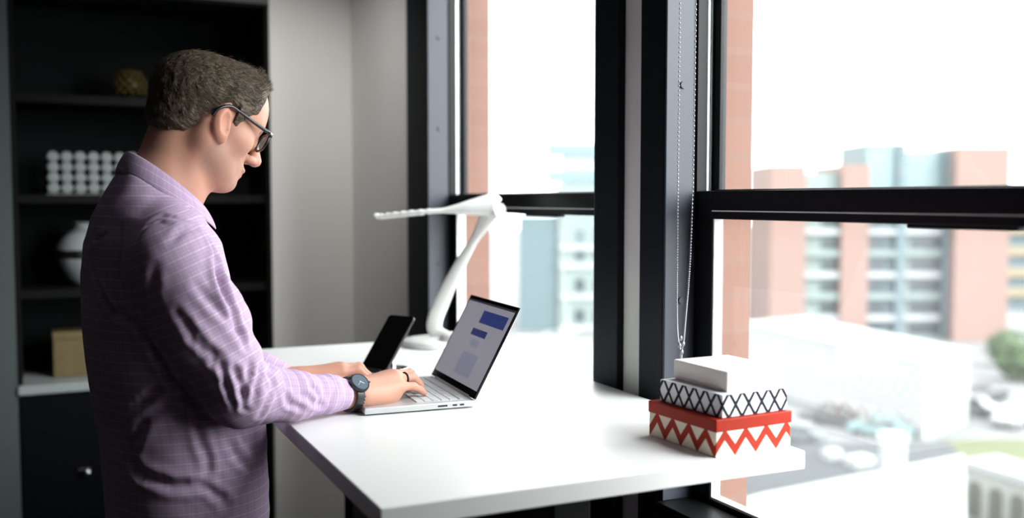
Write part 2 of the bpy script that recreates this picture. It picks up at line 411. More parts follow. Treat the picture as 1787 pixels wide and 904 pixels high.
# screen picture: grey page with two blue bars
sm = bpy.data.materials.new('laptop_screen_picture'); sm.use_nodes = True
n_ = sm.node_tree.nodes; l_ = sm.node_tree.links; b_ = n_['Principled BSDF']
b_.inputs['Base Color'].default_value = (.02, .02, .022, 1); b_.inputs['Roughness'].default_value = .18
uvn = n_.new('ShaderNodeUVMap'); sp = n_.new('ShaderNodeSeparateXYZ'); l_.new(uvn.outputs[0], sp.inputs[0])
def mnode(op, a, b=None, c=None, tree=None):
    nn = tree.nodes.new('ShaderNodeMath'); nn.operation = op
    for i, x in enumerate((a, b, c)):
        if x is None: continue
        if isinstance(x, (int, float)): nn.inputs[i].default_value = x
        else: tree.links.new(x, nn.inputs[i])
    return nn.outputs[0]
def rect(tree, X, Y, x0, x1, y0, y1):
    a = mnode('MULTIPLY', mnode('GREATER_THAN', X, x0, tree=tree), mnode('LESS_THAN', X, x1, tree=tree), tree=tree)
    b = mnode('MULTIPLY', mnode('GREATER_THAN', Y, y0, tree=tree), mnode('LESS_THAN', Y, y1, tree=tree), tree=tree)
    return mnode('MULTIPLY', a, b, tree=tree)
T = sm.node_tree
def mixc(tree, fac, a, b):
    x = tree.nodes.new('ShaderNodeMix'); x.data_type = 'RGBA'
    if isinstance(fac, (int, float)): x.inputs[0].default_value = fac
    else: tree.links.new(fac, x.inputs[0])
    for i, q in ((6, a), (7, b)):
        if isinstance(q, tuple): x.inputs[i].default_value = (*q, 1)
        else: tree.links.new(q, x.inputs[i])
    return x.outputs[2]
X_, Y_ = sp.outputs[0], sp.outputs[1]
page = mixc(T, rect(T, X_, Y_, .42, .94, .74, .90), (.215, .21, .245), (.018, .03, .125))
page = mixc(T, rect(T, X_, Y_, .37, .69, .575, .66), page, (.016, .022, .095))
page = mixc(T, rect(T, X_, Y_, .45, .62, .44, .53), page, (.17, .175, .235))
page = mixc(T, rect(T, X_, Y_, .40, .74, .08, .36), page, (.165, .17, .225))
page = mixc(T, mnode('GREATER_THAN', Y_, .975, tree=T), page, (.02, .02, .024))
l_.new(page, b_.inputs['Emission Color']); b_.inputs['Emission Strength'].default_value = .14
me = bpy.data.meshes.new('screen')
y0, y1, z0, z1 = LW - .006, -LW + .006, .016, LH - .008
me.from_pydata([tuple(LM @ Vector(p)) for p in ((-.0011, y0, z0), (-.0011, y1, z0), (-.0011, y1, z1), (-.0011, y0, z1), (-.0006, y0, z0), (-.0006, y1, z0), (-.0006, y1, z1), (-.0006, y0, z1))], [],
               [(0, 1, 2, 3), (4, 7, 6, 5), (0, 4, 5, 1), (1, 5, 6, 2), (2, 6, 7, 3), (3, 7, 4, 0)])
ul = me.uv_layers.new(name='UVMap'); uvs = [(0, 0), (1, 0), (1, 1), (0, 1)] + [(0, 0)] * 20
for i, q in enumerate(uvs): ul.data[i].uv = q
scr = bpy.data.objects.new('screen', me); COL.objects.link(scr); scr.parent = ld_; me.materials.append(sm)

# ------------------------------------------------------------------ phone on its stand
PX = Vector((.709, 2.340, DZ))
az, ln, rl = -1.0337, .7437, -.028
exv = Vector((math.cos(az), math.sin(az), 0)); nv = Vector((-math.sin(az), math.cos(az), 0))
upv = (math.cos(ln) * Vector((0, 0, 1)) + math.sin(ln) * nv); bk = exv.cross(upv)   # bk points back/down or front
PM = Matrix(((exv.x, upv.x, bk.x), (exv.y, upv.y, bk.y), (exv.z, upv.z, bk.z)))
PM = Matrix.Translation((0, 0, 0)) @ PM.to_4x4()
ph = thing('smartphone', 'black smartphone leaning on a small desk stand by the laptop', 'phone', (.709, 2.340, DZ + .0135))
pgl = mat('black_phone_glass', (.002, .002, .002), .1, spec=.15)
pal = mat('dark_phone_edge', (.015, .015, .017), .3, .3)
sgn = -1 if bk.z > 0 else 1     # back of the phone points down
pts = [(0, 0), (.082, 0), (.082, .162), (0, .162)]
def rrect(w_, h_, r_, n=5):
    o = []
    for cx_, cy_, a0 in ((w_ - r_, r_, -90), (w_ - r_, h_ - r_, 0), (r_, h_ - r_, 90), (r_, r_, 180)):
        for k in range(n + 1):
            a = R(a0 + 90 * k / n); o.append((cx_ + r_ * math.cos(a), cy_ + r_ * math.sin(a)))
    return o
rr_ = rrect(.082, .162, .008)
MB().loft([[tuple(PM @ Vector((x, y, sgn * z))) for x, y in rr_] for z in (.0012, .0085)]).build('body', pal, ph, bevel=.0012)
r2 = [(x * .975 + .001, y * .985 + .0012) for x, y in rr_]
MB().loft([[tuple(PM @ Vector((x, y, sgn * z))) for x, y in r2] for z in (.0006, .0014)]).build('display', pgl, ph)
ps = thing('phone_stand', 'small clear and chrome stand holding the black smartphone', 'stand', (.709, 2.340, DZ + .0005))
off = Vector((0, 0, .013))
sb_ = MB()
mid = Vector((.041, 0, 0))
foot_c = exv * .041 + nv * .075
sb_.lathe([(.036, 0), (.038, .002), (.036, .005), (.01, .007)], 28, tuple(foot_c))
sb_.build('base', M['chrome'], ps, smooth=True)
p1 = off + PM @ Vector((.041, .075, sgn * .0125)); p0 = foot_c + Vector((0, 0, .006))
MB().tube([p0, (p0 + p1) / 2 + Vector((0, 0, .004)), p1], [.007, .006, .008], 12).build('post', M['chrome'], ps, smooth=True)
MB().box((.014, .010, sgn * .0092), (.068, .105, sgn * .0125), Matrix.Translation(off) @ PM).box((.014, -.006, -sgn * .004), (.068, -.0008, sgn * .0125), Matrix.Translation(off) @ PM).build('cradle', pal, ps, bevel=.001)

# ------------------------------------------------------------------ desk lamp
lw = mat('white_lamp_plastic', (.74, .75, .72), .4)
lamp = thing('desk_lamp', 'white curved desk lamp on the far end of the desk', 'lamp', (1.045, 2.69, DZ + .0005))
MB().lathe([(.10, 0), (.104, .004), (.102, .012), (.094, .018), (.06, .021), (.001, .022)], 48).build('base', lw, lamp, smooth=True)
MB().ball((.035, -.055, .022), (.045, .05, .022), 20, 10).build('base_hump', lw, lamp, smooth=True)
st_pts = [(.045, -.01, .018), (.012, .022, .030), (.004, .026, .062), (.024, .012, .128), (.060, -.035, .235), (.092, -.088, .322), (.118, -.125, .392)]
P_ = bez(st_pts, 40)
MB().tube(P_, [np.interp(i / 39, [0, .15, .5, .8, 1], [.015, .023, .023, .012, .027]) for i in range(40)], 20, flat=[np.interp(i / 39, [0, .15, .6, .8, 1], [.6, .30, .30, .6, .55]) for i in range(40)], ref=(.37, .93, 0)).build('stem', lw, lamp, smooth='all')
hd = [(.128, -.140, .398), (.110, -.134, .406), (.050, -.118, .399), (-.010, -.100, .392), (-.07, -.08, .388), (-.13, -.05, .382), (-.175, -.025, .376), (-.19, -.015, .380)]
H_ = bez(hd, 90)
rad = []
for i in range(90):
    t = i / 89
    r = np.interp(t, [0, .04, .12, .3, .45, .6, .95, 1], [.014, .032, .037, .031, .021, .021, .020, .012])
    rad.append(r)
fl = []
for i in range(90):
    t = i / 89
    f_ = np.interp(t, [0, .04, .12, .3, .45, .6, 1], [.8, .9, .95, .62, .35, .34, .34])
    if .52 < t < .9: f_ += .07 * math.sin((t - .52) * 2 * PI / .052)
    fl.append(f_)
hdo = MB().tube(H_, rad, 18, flat=fl, ref=(0, 0, 1)).build('lamp_head', lw, lamp, smooth='all')
ledm = mat('lamp_diffuser', (.8, .8, .78), .6)
MB().tube([Vector(H_[i]) - Vector((0, 0, .0065)) for i in range(50, 86, 3)], .012, 10, flat=.25).build('diffuser', ledm, hdo, smooth='all')
MB().tube([(.128, -.165, .392), (.118, -.108, .392)], .020, 18).build('joint', lw, lamp, smooth=True)

# ------------------------------------------------------------------ gift boxes on the front right corner of the desk
def uvbox(name, lo, hi, m, parent, bevel=.0015):
    """box whose four sides are unrolled in metres (u along the side, v up)"""
    (a, b, c), (d, e, f) = lo, hi
    me = bpy.data.meshes.new(name)
    vs = [(a, b, c), (d, b, c), (d, e, c), (a, e, c), (a, b, f), (d, b, f), (d, e, f), (a, e, f)]
    fs = [(3, 2, 1, 0), (4, 5, 6, 7), (0, 1, 5, 4), (1, 2, 6, 5), (2, 3, 7, 6), (3, 0, 4, 7)]
    me.from_pydata(vs, [], fs); ul = me.uv_layers.new(name='UVMap')
    W, D, H = d - a, e - b, f - c
    sides = {2: (0, W), 3: (W, W + D), 4: (W + D, 2 * W + D), 5: (-D, 0)}
    for p in me.polygons:
        if p.index in sides:
            u0, u1 = sides[p.index]; q = [(u0, 0), (u1, 0), (u1, H), (u0, H)]
        else: q = [(9, -1)] * 4
        for li, uv in zip(p.loop_indices, q): ul.data[li].uv = uv
    me.materials.append(m); o = bpy.data.objects.new(name, me); COL.objects.link(o); o.parent = parent
    if bevel:
        bv = o.modifiers.new('bevel', 'BEVEL'); bv.width = bevel; bv.segments = 2
    return o
def pattern_mat(name, kind):
    m = mat(name, (.8, .8, .8), .6, spec=.12); T = m.node_tree; b = T.nodes['Principled BSDF']
    uv = T.nodes.new('ShaderNodeUVMap'); s = T.nodes.new('ShaderNodeSeparateXYZ'); T.links.new(uv.outputs[0], s.inputs[0])
    U, V = s.outputs[0], s.outputs[1]
    if kind == 'chevron':
        P, A, Q, dty = .0445, .028, .0515, .385
        tri = mnode('MULTIPLY', mnode('PINGPONG', mnode('ADD', U, .004, tree=T), P / 2, tree=T), 2 * A / P, tree=T)
        fr = mnode('FRACT', mnode('DIVIDE', mnode('ADD', mnode('SUBTRACT', V, tri, tree=T), .2585, tree=T), Q, tree=T), tree=T)
        fac = mnode('LESS_THAN', fr, dty, tree=T)
        T.links.new(mixc(T, fac, (.82, .74, .58), (.34, .026, .011)), b.inputs['Base Color'])
    else:
        P, A, Q, wd = .0285, .0215, .0215, .24
        tri = mnode('MULTIPLY', mnode('PINGPONG', U, P / 2, tree=T), 2 * A / P, tree=T)
        f1 = mnode('FRACT', mnode('DIVIDE', mnode('ADD', mnode('SUBTRACT', V, tri, tree=T), .2, tree=T), 2 * Q, tree=T), tree=T)
        f2 = mnode('FRACT', mnode('DIVIDE', mnode('ADD', mnode('ADD', V, tri, tree=T), .2, tree=T), 2 * Q, tree=T), tree=T)
        fac = mnode('MAXIMUM', mnode('LESS_THAN', f1, wd, tree=T), mnode('LESS_THAN', f2, wd, tree=T), tree=T)
        top = mnode('GREATER_THAN', V, -.5, tree=T)
        T.links.new(mixc(T, mnode('MULTIPLY', fac, top, tree=T), (.80, .80, .83), (.012, .012, .018)), b.inputs['Base Color'])
    return m
red = mat('glossy_red_lid_paper', (.32, .022, .009), .45, spec=.12, bump=(30, .35))
chev = pattern_mat('red_cream_chevron_paper', 'chevron'); diam = pattern_mat('black_white_lattice_paper', 'diamond')
whb = mat('white_box_card', (.84, .80, .73), .5)
BX, BR = (.991, 1.300, DZ + .0005), R(2.5)
b1 = thing('chevron_box', 'red and cream chevron box with red lid, bottom of the stack', 'box', BX, BR, 'stacked gift boxes')
uvbox('body', (.0015, .0015, 0), (.1635, .1855, .0425), chev, b1)
uvbox('lid', (0, 0, .0415), (.165, .187, .0625), red, b1, .002)
b2 = thing('lattice_box', 'white box with black lattice pattern, middle of the stack', 'box', (BX[0] + .0165, BX[1] + .006, BX[2] + .0630), R(3), 'stacked gift boxes')
uvbox('body', (.001, .001, 0), (.142, .166, .026), diam, b2)
uvbox('lid', (0, 0, .0), (.143, .167, .0385), diam, b2)
b3 = thing('white_box', 'plain white lidded box, topmost of the stack', 'box', (BX[0] + .035, BX[1] + .018, BX[2] + .1020), R(1), 'stacked gift boxes')
MB().box((.001, .001, 0), (.119, .148, .02)).build('body', whb, b3, bevel=.0015)
MB().box((0, 0, .005), (.12, .149, .0345)).build('lid', whb, b3, bevel=.002)

# ------------------------------------------------------------------ roller blind chain
chain_m = mat('steel_bead_chain', (.28, .29, .31), .35, .6)
ch = thing('blind_chain', 'beaded blind chain hanging beside the nearer window', 'chain', (1.187, 1.66, 1.17))
bd = MB(); cd = MB()
La = bez([(.003, -.022, 1.25), (.003, -.019, .75), (.003, -.012, .27), (.003, .008, .05), (.003, .018, .0)], 200)
Lb = bez([(.012, .045, 1.25), (.006, .040, .75), (.003, .037, .30), (.003, .035, .06), (.003, .022, .0)], 200)
for L in (La, Lb):
    cd.tube(L[::4], .0007, 5)
    for p in L: bd.ball(tuple(p), .0022, 6, 4)
cd.build('cord', chain_m, ch); bo = bd.build('beads', chain_m, ch, smooth='all'); bo['kind'] = 'stuff'
cn = MB()
for q in ((.003, .018, .0), (.003, .026, .012), (.002, .012, .018), (.003, .022, .028)): cn.ball(q, (.004, .004, .006), 8, 6)
cn.tube([(.003, .02, -.005), (.003, .02, -.032)], .003, 8)
cn.build('connector', chain_m, ch, smooth=True)

# ================================================================== the man
PO = np.array([0.16, 2.02, 0.0]); PTH = R(8)
def to_local(p):
    q = np.array(p, float) - PO; c, s = math.cos(PTH), math.sin(PTH)
    return np.array([q[0] * c + q[1] * s, -q[0] * s + q[1] * c, q[2]])

class SDF:
    """a list of rounded shapes blended one after another"""
    def __init__(s): s.p = []
    def cone(s, a, b, ra, rb, k=.01, op='u'):
        a, b = np.array(a, float), np.array(b, float); ab = b - a; L2 = max(ab @ ab, 1e-9)
        def f(P):
            t = np.clip(((P - a) @ ab) / L2, 0, 1)
            return np.linalg.norm(P - a - t[:, None] * ab, axis=1) - (ra + (rb - ra) * t)
        s.p.append((op, k, f, (a + b) / 2, math.sqrt(L2) / 2 + max(ra, rb))); return s
    def chain(s, pts, rads, k=.006, op='u'):
        for i in range(len(pts) - 1): s.cone(pts[i], pts[i + 1], rads[i], rads[i + 1], k, op)
        return s
    def ell(s, c, r, rot=None, k=.01, op='u'):
        c = np.array(c, float); r = np.array(r, float); Rm = np.eye(3) if rot is None else np.array(rot)
        def f(P):
            q = (P - c) @ Rm; k0 = np.linalg.norm(q / r, axis=1); k1 = np.linalg.norm(q / r ** 2, axis=1)
            return k0 * (k0 - 1) / np.maximum(k1, 1e-6)
        s.p.append((op, k, f, c, max(r))); return s
    def fn(s, f, c, rad, k=.01, op='u'): s.p.append((op, k, f, np.array(c, float), rad)); return s
    def eval(s, P, c=None, rad=0):
        d = np.full(len(P), 1.0)
        for op, k, f, pc, pr in s.p:
            if c is not None and np.linalg.norm(pc - c) > pr + rad + .03 + k: continue
            e = f(P)
            if op == 'u':
                h = np.maximum(k - np.abs(d - e), 0) / k; d = np.minimum(d, e) - h * h * k * .25
            elif op == 's':
                h = np.maximum(k - np.abs(d + e), 0) / k; d = np.maximum(d, -e) + h * h * k * .25
            elif op == 'i':
                h = np.maximum(k - np.abs(d - e), 0) / k; d = np.maximum(d, e) + h * h * k * .25
        return d
    def mesh(s, lo, hi, h, B=14):
        lo = np.array(lo, float); nb = np.ceil((np.array(hi) - lo) / (h * B)).astype(int)
        N = nb * B + 1; D = np.full(N, 1.0, np.float32)
        ii = np.arange(B + 1) * h; gx, gy, gz = np.meshgrid(ii, ii, ii, indexing='ij'); G = np.stack([gx, gy, gz], -1).reshape(-1, 3)
        half = h * B / 2; rad = half * 1.7321
        bi = np.stack(np.meshgrid(*[np.arange(n) for n in nb], indexing='ij'), -1).reshape(-1, 3)
        cen = lo + bi * h * B + half
        dc = s.eval(cen)
        for b, c, d in zip(bi, cen, dc):
            sl = tuple(slice(q * B, q * B + B + 1) for q in b)
            if abs(d) > rad * 1.6 + .02:
                D[sl] = np.sign(d); continue
            D[sl] = s.eval(G + (c - half), c, rad).reshape(B + 1, B + 1, B + 1)
        # surface nets
        I = D < 0; n = np.array(D.shape)
        corner = [(x, y, z) for x in (0, 1) for y in (0, 1) for z in (0, 1)]
        cnt = np.zeros(n - 1, np.int8)
        for x, y, z in corner: cnt += I[x:n[0] - 1 + x, y:n[1] - 1 + y, z:n[2] - 1 + z]
        act = np.argwhere((cnt > 0) & (cnt < 8)); idx = np.full(n - 1, -1, np.int32); idx[tuple(act.T)] = np.arange(len(act))
        val = {c: D[act[:, 0] + c[0], act[:, 1] + c[1], act[:, 2] + c[2]].astype(float) for c in corner}
        acc = np.zeros((len(act), 3)); num = np.zeros(len(act))
        for c in corner:
            for ax in range(3):
                if c[ax]: continue
                e = list(c); e[ax] = 1; e = tuple(e); va, vb = val[c], val[e]; cr = (va < 0) != (vb < 0)
                t = np.where(cr, va / np.where(cr, va - vb, 1), 0); p = np.tile(np.array(c, float), (len(act), 1)); p[:, ax] += t
                acc[cr] += p[cr]; num[cr] += 1
        V = lo + (act + acc / num[:, None]) * h
        F = []
        for ax in range(3):
            o1, o2 = [(1, 2), (2, 0), (0, 1)][ax]
            a = [slice(0, n[0]), slice(0, n[1]), slice(0, n[2])]; b = list(a); a[ax] = slice(0, n[ax] - 1); b[ax] = slice(1, n[ax])
            A, Bq = I[tuple(a)], I[tuple(b)]; e = np.argwhere(A != Bq); e = e[(e[:, o1] > 0) & (e[:, o2] > 0) & (e[:, o1] < n[o1] - 1) & (e[:, o2] < n[o2] - 1)]
            d1 = np.zeros(3, int); d1[o1] = 1; d2 = np.zeros(3, int); d2[o2] = 1
            q = np.stack([idx[tuple((e - d1 - d2).T)], idx[tuple((e - d2).T)], idx[tuple(e.T)], idx[tuple((e - d1).T)]], 1)
            fl = ~A[tuple(e.T)]; q[fl] = q[fl][:, ::-1]; F.append(q[(q >= 0).all(1)])
        return V, np.concatenate(F)

def npmesh(name, V, F, m, parent=None, attrs=None):
    me = bpy.data.meshes.new(name); me.vertices.add(len(V)); me.vertices.foreach_set('co', np.asarray(V, np.float32).ravel())
    me.loops.add(F.size); me.polygons.add(len(F)); me.loops.foreach_set('vertex_index', F.ravel().astype(np.int32))
    me.polygons.foreach_set('loop_start', np.arange(0, F.size, F.shape[1], dtype=np.int32))
    me.polygons.foreach_set('use_smooth', np.ones(len(F), bool)); me.update(calc_edges=True); me.validate()
    for k, (ty, arr) in (attrs or {}).items():
        at = me.attributes.new(k, ty, 'POINT')
        at.data.foreach_set('vector' if ty == 'FLOAT_VECTOR' else 'color' if ty == 'FLOAT_COLOR' else 'value', np.asarray(arr, np.float32).ravel())
    me.materials.append(m); o = bpy.data.objects.new(name, me); COL.objects.link(o)
    if parent is not None: o.parent = parent
    return o
def vnormals(V, F):
    q = V[F]; fn = np.cross(q[:, 2] - q[:, 0], q[:, 3] - q[:, 1]); N = np.zeros_like(V)
    for k in range(4): np.add.at(N, F[:, k], fn)
    return N / np.maximum(np.linalg.norm(N, axis=1), 1e-12)[:, None]
def relax(V, F, it=1, lam=.5):
    E_ = np.concatenate([F[:, [0, 1]], F[:, [1, 2]], F[:, [2, 3]], F[:, [3, 0]]])
    for _ in range(it):
        A = np.zeros_like(V); c = np.zeros(len(V)); np.add.at(A, E_[:, 0], V[E_[:, 1]]); np.add.at(A, E_[:, 1], V[E_[:, 0]])
        np.add.at(c, E_[:, 0], 1); np.add.at(c, E_[:, 1], 1); V = V + lam * (A / np.maximum(c, 1)[:, None] - V)
    return V
def vnoise(P, sc, seed=0):
    """smooth value noise, -1..1"""
    rs = np.random.RandomState(seed); T = rs.rand(32, 32, 32) * 2 - 1; q = P * sc; i = np.floor(q).astype(int); f = q - i; f = f * f * (3 - 2 * f); o = 0
    for x in (0, 1):
        for y in (0, 1):
            for z in (0, 1):
                w_ = (f[:, 0] if x else 1 - f[:, 0]) * (f[:, 1] if y else 1 - f[:, 1]) * (f[:, 2] if z else 1 - f[:, 2])
                o = o + w_ * T[(i[:, 0] + x) % 32, (i[:, 1] + y) % 32, (i[:, 2] + z) % 32]
    return o

# ---- head frame
HS, HP, HY = 1.07, R(25), R(6)
HC = np.array([.154, .0, 1.643])
cp, sp_, cyw, syw = math.cos(HP), math.sin(HP), math.cos(HY), math.sin(HY)
HR = np.array([[cyw, -syw, 0], [syw, cyw, 0], [0, 0, 1]]) @ np.array([[cp, 0, sp_], [0, 1, 0], [-sp_, 0, cp]])   # columns: head x, y, z in body axes
def hd_(x, y, z): return HC + HS * (HR @ np.array([x, y, z], float))
def hloc(P): return ((P - HC) @ HR) / HS

# ---- joints (body frame: forward, left, up)
WR = to_local((.572, 1.906, 1.0945)); ER = to_local((.338, 1.822, 1.128)); SR = np.array([.035, -.175, 1.392])
WL = to_local((.510, 2.140, 1.084)); EL = to_local((.29, 2.24, 1.165)); SL = np.array([.055, .175, 1.392])

def hand(S, W, fwd, side, mirror):
    """W wrist, fwd direction of the hand, side = +1 when the little finger lies on the -left side; returns ring-finger data"""
    f = np.array([fwd[0], fwd[1], 0]); f /= np.linalg.norm(f); r = np.array([f[1], -f[0], 0]) * side; u = np.array([0, 0, 1.])
    def pt(a, b, c): return W + f * a + r * b + u * c
    base = -.012
    mcp = {'i': (.088, -.028, .019), 'm': (.094, -.008, .024), 'r': (.088, .012, .020), 'p': (.080, .031, .009)}
    S.cone(pt(-.10, 0, .010), pt(.0, 0, 0), .0275, .0250, .015)
    for k_, q in mcp.items(): S.cone(pt(.005, q[1] * .45, 0.0), pt(*q), .0225, .0135, .022)
    S.ell(pt(.045, .019, -.011), (.043, .023, .019), np.stack([f, r, u], 1), .02)      # heel of the hand, little finger side
    S.ell(pt(.035, -.022, -.008), (.038, .020, .016), np.stack([f, r, u], 1), .02)
    fing = {'i': [(.126, -.030, .021), (.143, -.029, .004), (.149, -.028, -.0115)],
            'm': [(.137, -.009, .024), (.156, -.009, .004), (.162, -.009, -.0115)],
            'r': [(.128, .012, .020), (.147, .011, .002), (.153, .011, -.0115)],
            'p': [(.112, .036, .006), (.130, .038, -.004), (.139, .038, -.0115)]}
    rads = {'i': (.0118, .0098, .0085, .0072), 'm': (.0120, .0100, .0086, .0073), 'r': (.0115, .0095, .0082, .007), 'p': (.0102, .0084, .0073, .0063)}
    for k_ in 'imrp':
        P_ = [pt(*mcp[k_])] + [pt(*q) for q in fing[k_]]; S.chain(P_, rads[k_], .005)
    S.chain([pt(.012, -.024, -.004), pt(.052, -.046, -.004), pt(.083, -.048, -.006), pt(.106, -.040, -.010)], [.017, .0125, .0105, .0082], .012)
    a, b = pt(*mcp['r']), pt(*fing['r'][0])
    return dict(ring=(a + (b - a) * .52, (b - a) / np.linalg.norm(b - a)), f=f, r=r, tips={k_: (pt(*fing[k_][1]), pt(*fing[k_][2])) for k_ in 'imrp'})

B_ = SDF()
# trunk and legs
B_.ell((.09, 0, .98), (.105, .155, .12), k=.03).ell((.085, 0, 1.20), (.105, .145, .18), k=.06).ell((.055, 0, 1.33), (.105, .155, .13), k=.06)
B_.cone((.05, -.15, 1.395), (.05, .15, 1.395), .055, .055, .05)
for s in (-1, 1):
    B_.chain([(.09, s * .085, .95), (.10, s * .095, .50), (.06, s * .10, .10)], [.085, .056, .038], .04)
    B_.cone((.05, s * .10, .05), (.20, s * .11, .035), .036, .028, .03)
# neck
B_.chain([(.030, 0, 1.43), (.058, 0, 1.50), (.098, .0, 1.60)], [.075, .060, .060], .03)
B_.cone((.075, 0, 1.455), tuple(hd_(.028, 0, -.085)), .045, .036, .03)
for s in (-1, 1): B_.cone(tuple(hd_(-.02, s * .060, -.02)), (.085, s * .02, 1.45), .018, .012, .03)   # sternomastoid
# arms
B_.chain([SR, ER, WR], [.048, .040, .024], .02); B_.chain([SL, EL, WL], [.048, .040, .024], .02)
RH = hand(B_, WR, np.array([.985, .17]), 1, False)
LHD = hand(B_, WL, np.array([.995, -.06]), -1, True)
# head
def hell(c, r, k=.012, op='u', tilt=0):
    ct, st_ = math.cos(tilt), math.sin(tilt); rot = HR @ np.array([[ct, 0, st_], [0, 1, 0], [-st_, 0, ct]])
    B_.ell(hd_(*c), np.array(r) * HS, rot, k * HS, op)
def hcone(a, b, ra, rb, k=.01, op='u'): B_.cone(hd_(*a), hd_(*b), ra * HS, rb * HS, k * HS, op)
hell((-.012, 0, .026), (.102, .077, .080), .01)                 # cranium
hell((.036, 0, .034), (.0635, .066, .074), .03)                  # forehead
hell((.030, 0, -.045), (.058, .058, .062), .03)                 # cheeks, upper jaw
for s in (-1, 1):
    hcone((-.002, s * .056, -.052), (.066, s * .022, -.094), .015, .016, .03)   # jaw line
    hell((.052, s * .045, -.022), (.026, .022, .020), .02)                       # cheekbone
    hcone((.084, s * .012, .022), (.070, s * .045, .022), .012, .012, .012)      # brow ridge
hell((.074, 0, -.094), (.024, .026, .020), .015)                # chin
hell((.068, 0, -.064), (.028, .032, .026), .015)                # mouth mound
for s in (-1, 1): hell((.098, s * .032, .003), (.016, .017, .012), .010, 's')    # eye sockets
for s in (-1, 1): hell((.076, s * .032, .003), (.0135, .015, .0125), .003)       # lowered eyelids over the eyes
hcone((.090, 0, .012), (.117, 0, -.030), .0085, .0105, .010)    # nose bridge to tip
hell((.113, 0, -.033), (.012, .0115, .010), .008)
for s in (-1, 1): hell((.101, s * .0125, -.036), (.0125, .0075, .008), .006)     # nostril wings
for s in (-1, 1): hell((.107, s * .006, -.0445), (.006, .0035, .005), .003, 's')
hell((.093, 0, -.061), (.011, .022, .0065), .006, tilt=.25)     # upper lip
hell((.090, 0, -.0735), (.0105, .019, .0065), .006)             # lower lip
hcone((.104, -.02, -.0675), (.104, .02, -.0675), .0022, .0022, .004, 's')
hcone((.098, 0, -.083), (.098, 0, -.083), .006, .006, .008, 's')
# ears
for s in (-1, 1):
    e0 = (-.004, s * .078, -.016)
    er = HR @ np.array([[math.cos(.25), 0, -math.sin(.25)], [0, 1, 0], [math.sin(.25), 0, math.cos(.25)]])
    B_.ell(hd_(.000, s * .080, -.016), np.array((.0185, .0095, .031)) * HS, er, .008)
    B_.ell(hd_(.0075, s * .0872, -.013), np.array((.0118, .0085, .0205)) * HS, er, .004, 's')
    B_.ell(hd_(.010, s * .078, -.041), np.array((.010, .0065, .0105)) * HS, er, .006)
Vb, Fb = B_.mesh((-.14, -.32, -.01), (.66, .36, 1.82), .0034)
Vb = relax(Vb, Fb, 1, .35)
# skin colour: lips, stubble, flush of ear and knuckles (real colour of the skin)
hl = hloc(Vb); x, y, z = hl.T
col = np.tile(np.array([.53, .27, .190]), (len(Vb), 1))
def blend(mask, c): global col; col = col * (1 - mask[:, None]) + np.array(c) * mask[:, None]
sm_ = lambda v, a, b: np.clip((v - a) / (b - a), 0, 1) ** 2 * (3 - 2 * np.clip((v - a) / (b - a), 0, 1))
inhead = (np.abs(x) < .14) & (np.abs(z) < .14) & (np.abs(y) < .1)
beard = inhead * sm_(-z, .035, .06) * sm_(x, -.012, .008) * (1 - sm_(-z, .088, .116)) + inhead * sm_(-z, -.005, .03) * sm_(x, .008, .016) * (1 - sm_(x, .024, .034)) * (1 - sm_(-z, .045, .065))
beard = np.clip(beard, 0, 1) * (.75 + .25 * vnoise(Vb, 400, 3))
blend(.6 * np.clip(beard, 0, 1), (.22, .155, .12))
lip = inhead * np.exp(-((z + .0675) / .0075) ** 2 * 1.2) * sm_(x, .080, .090) * (1 - sm_(np.abs(y), .018, .024))
blend(.75 * lip, (.43, .16, .13))
ear_m = inhead * (np.abs(y) > .076) * (np.abs(x) < .03)
blend(.35 * ear_m.astype(float), (.60, .23, .15))
for p in (WR, WL):
    dk_ = np.linalg.norm(Vb - (p + np.array([.09, 0, .02])), axis=1); blend(.25 * np.exp(-(dk_ / .03) ** 2), (.62, .29, .20))
skin = mat('skin', (.6, .33, .22), .48, spec=.35, sss=.12, bump=(420, .12))
at_ = skin.node_tree.nodes.new('ShaderNodeAttribute'); at_.attribute_name = 'skin_tone'
skin.node_tree.links.new(at_.outputs['Color'], skin.node_tree.nodes['Principled BSDF'].inputs['Base Color'])
man = npmesh('person', Vb, Fb, skin, None, {'skin_tone': ('FLOAT_COLOR', np.c_[col, np.ones(len(Vb))])})
man.location = PO; man.rotation_euler = (0, 0, PTH)
tag(man, 'standing man in lavender check shirt and dark glasses, typing with head bowed', 'person')

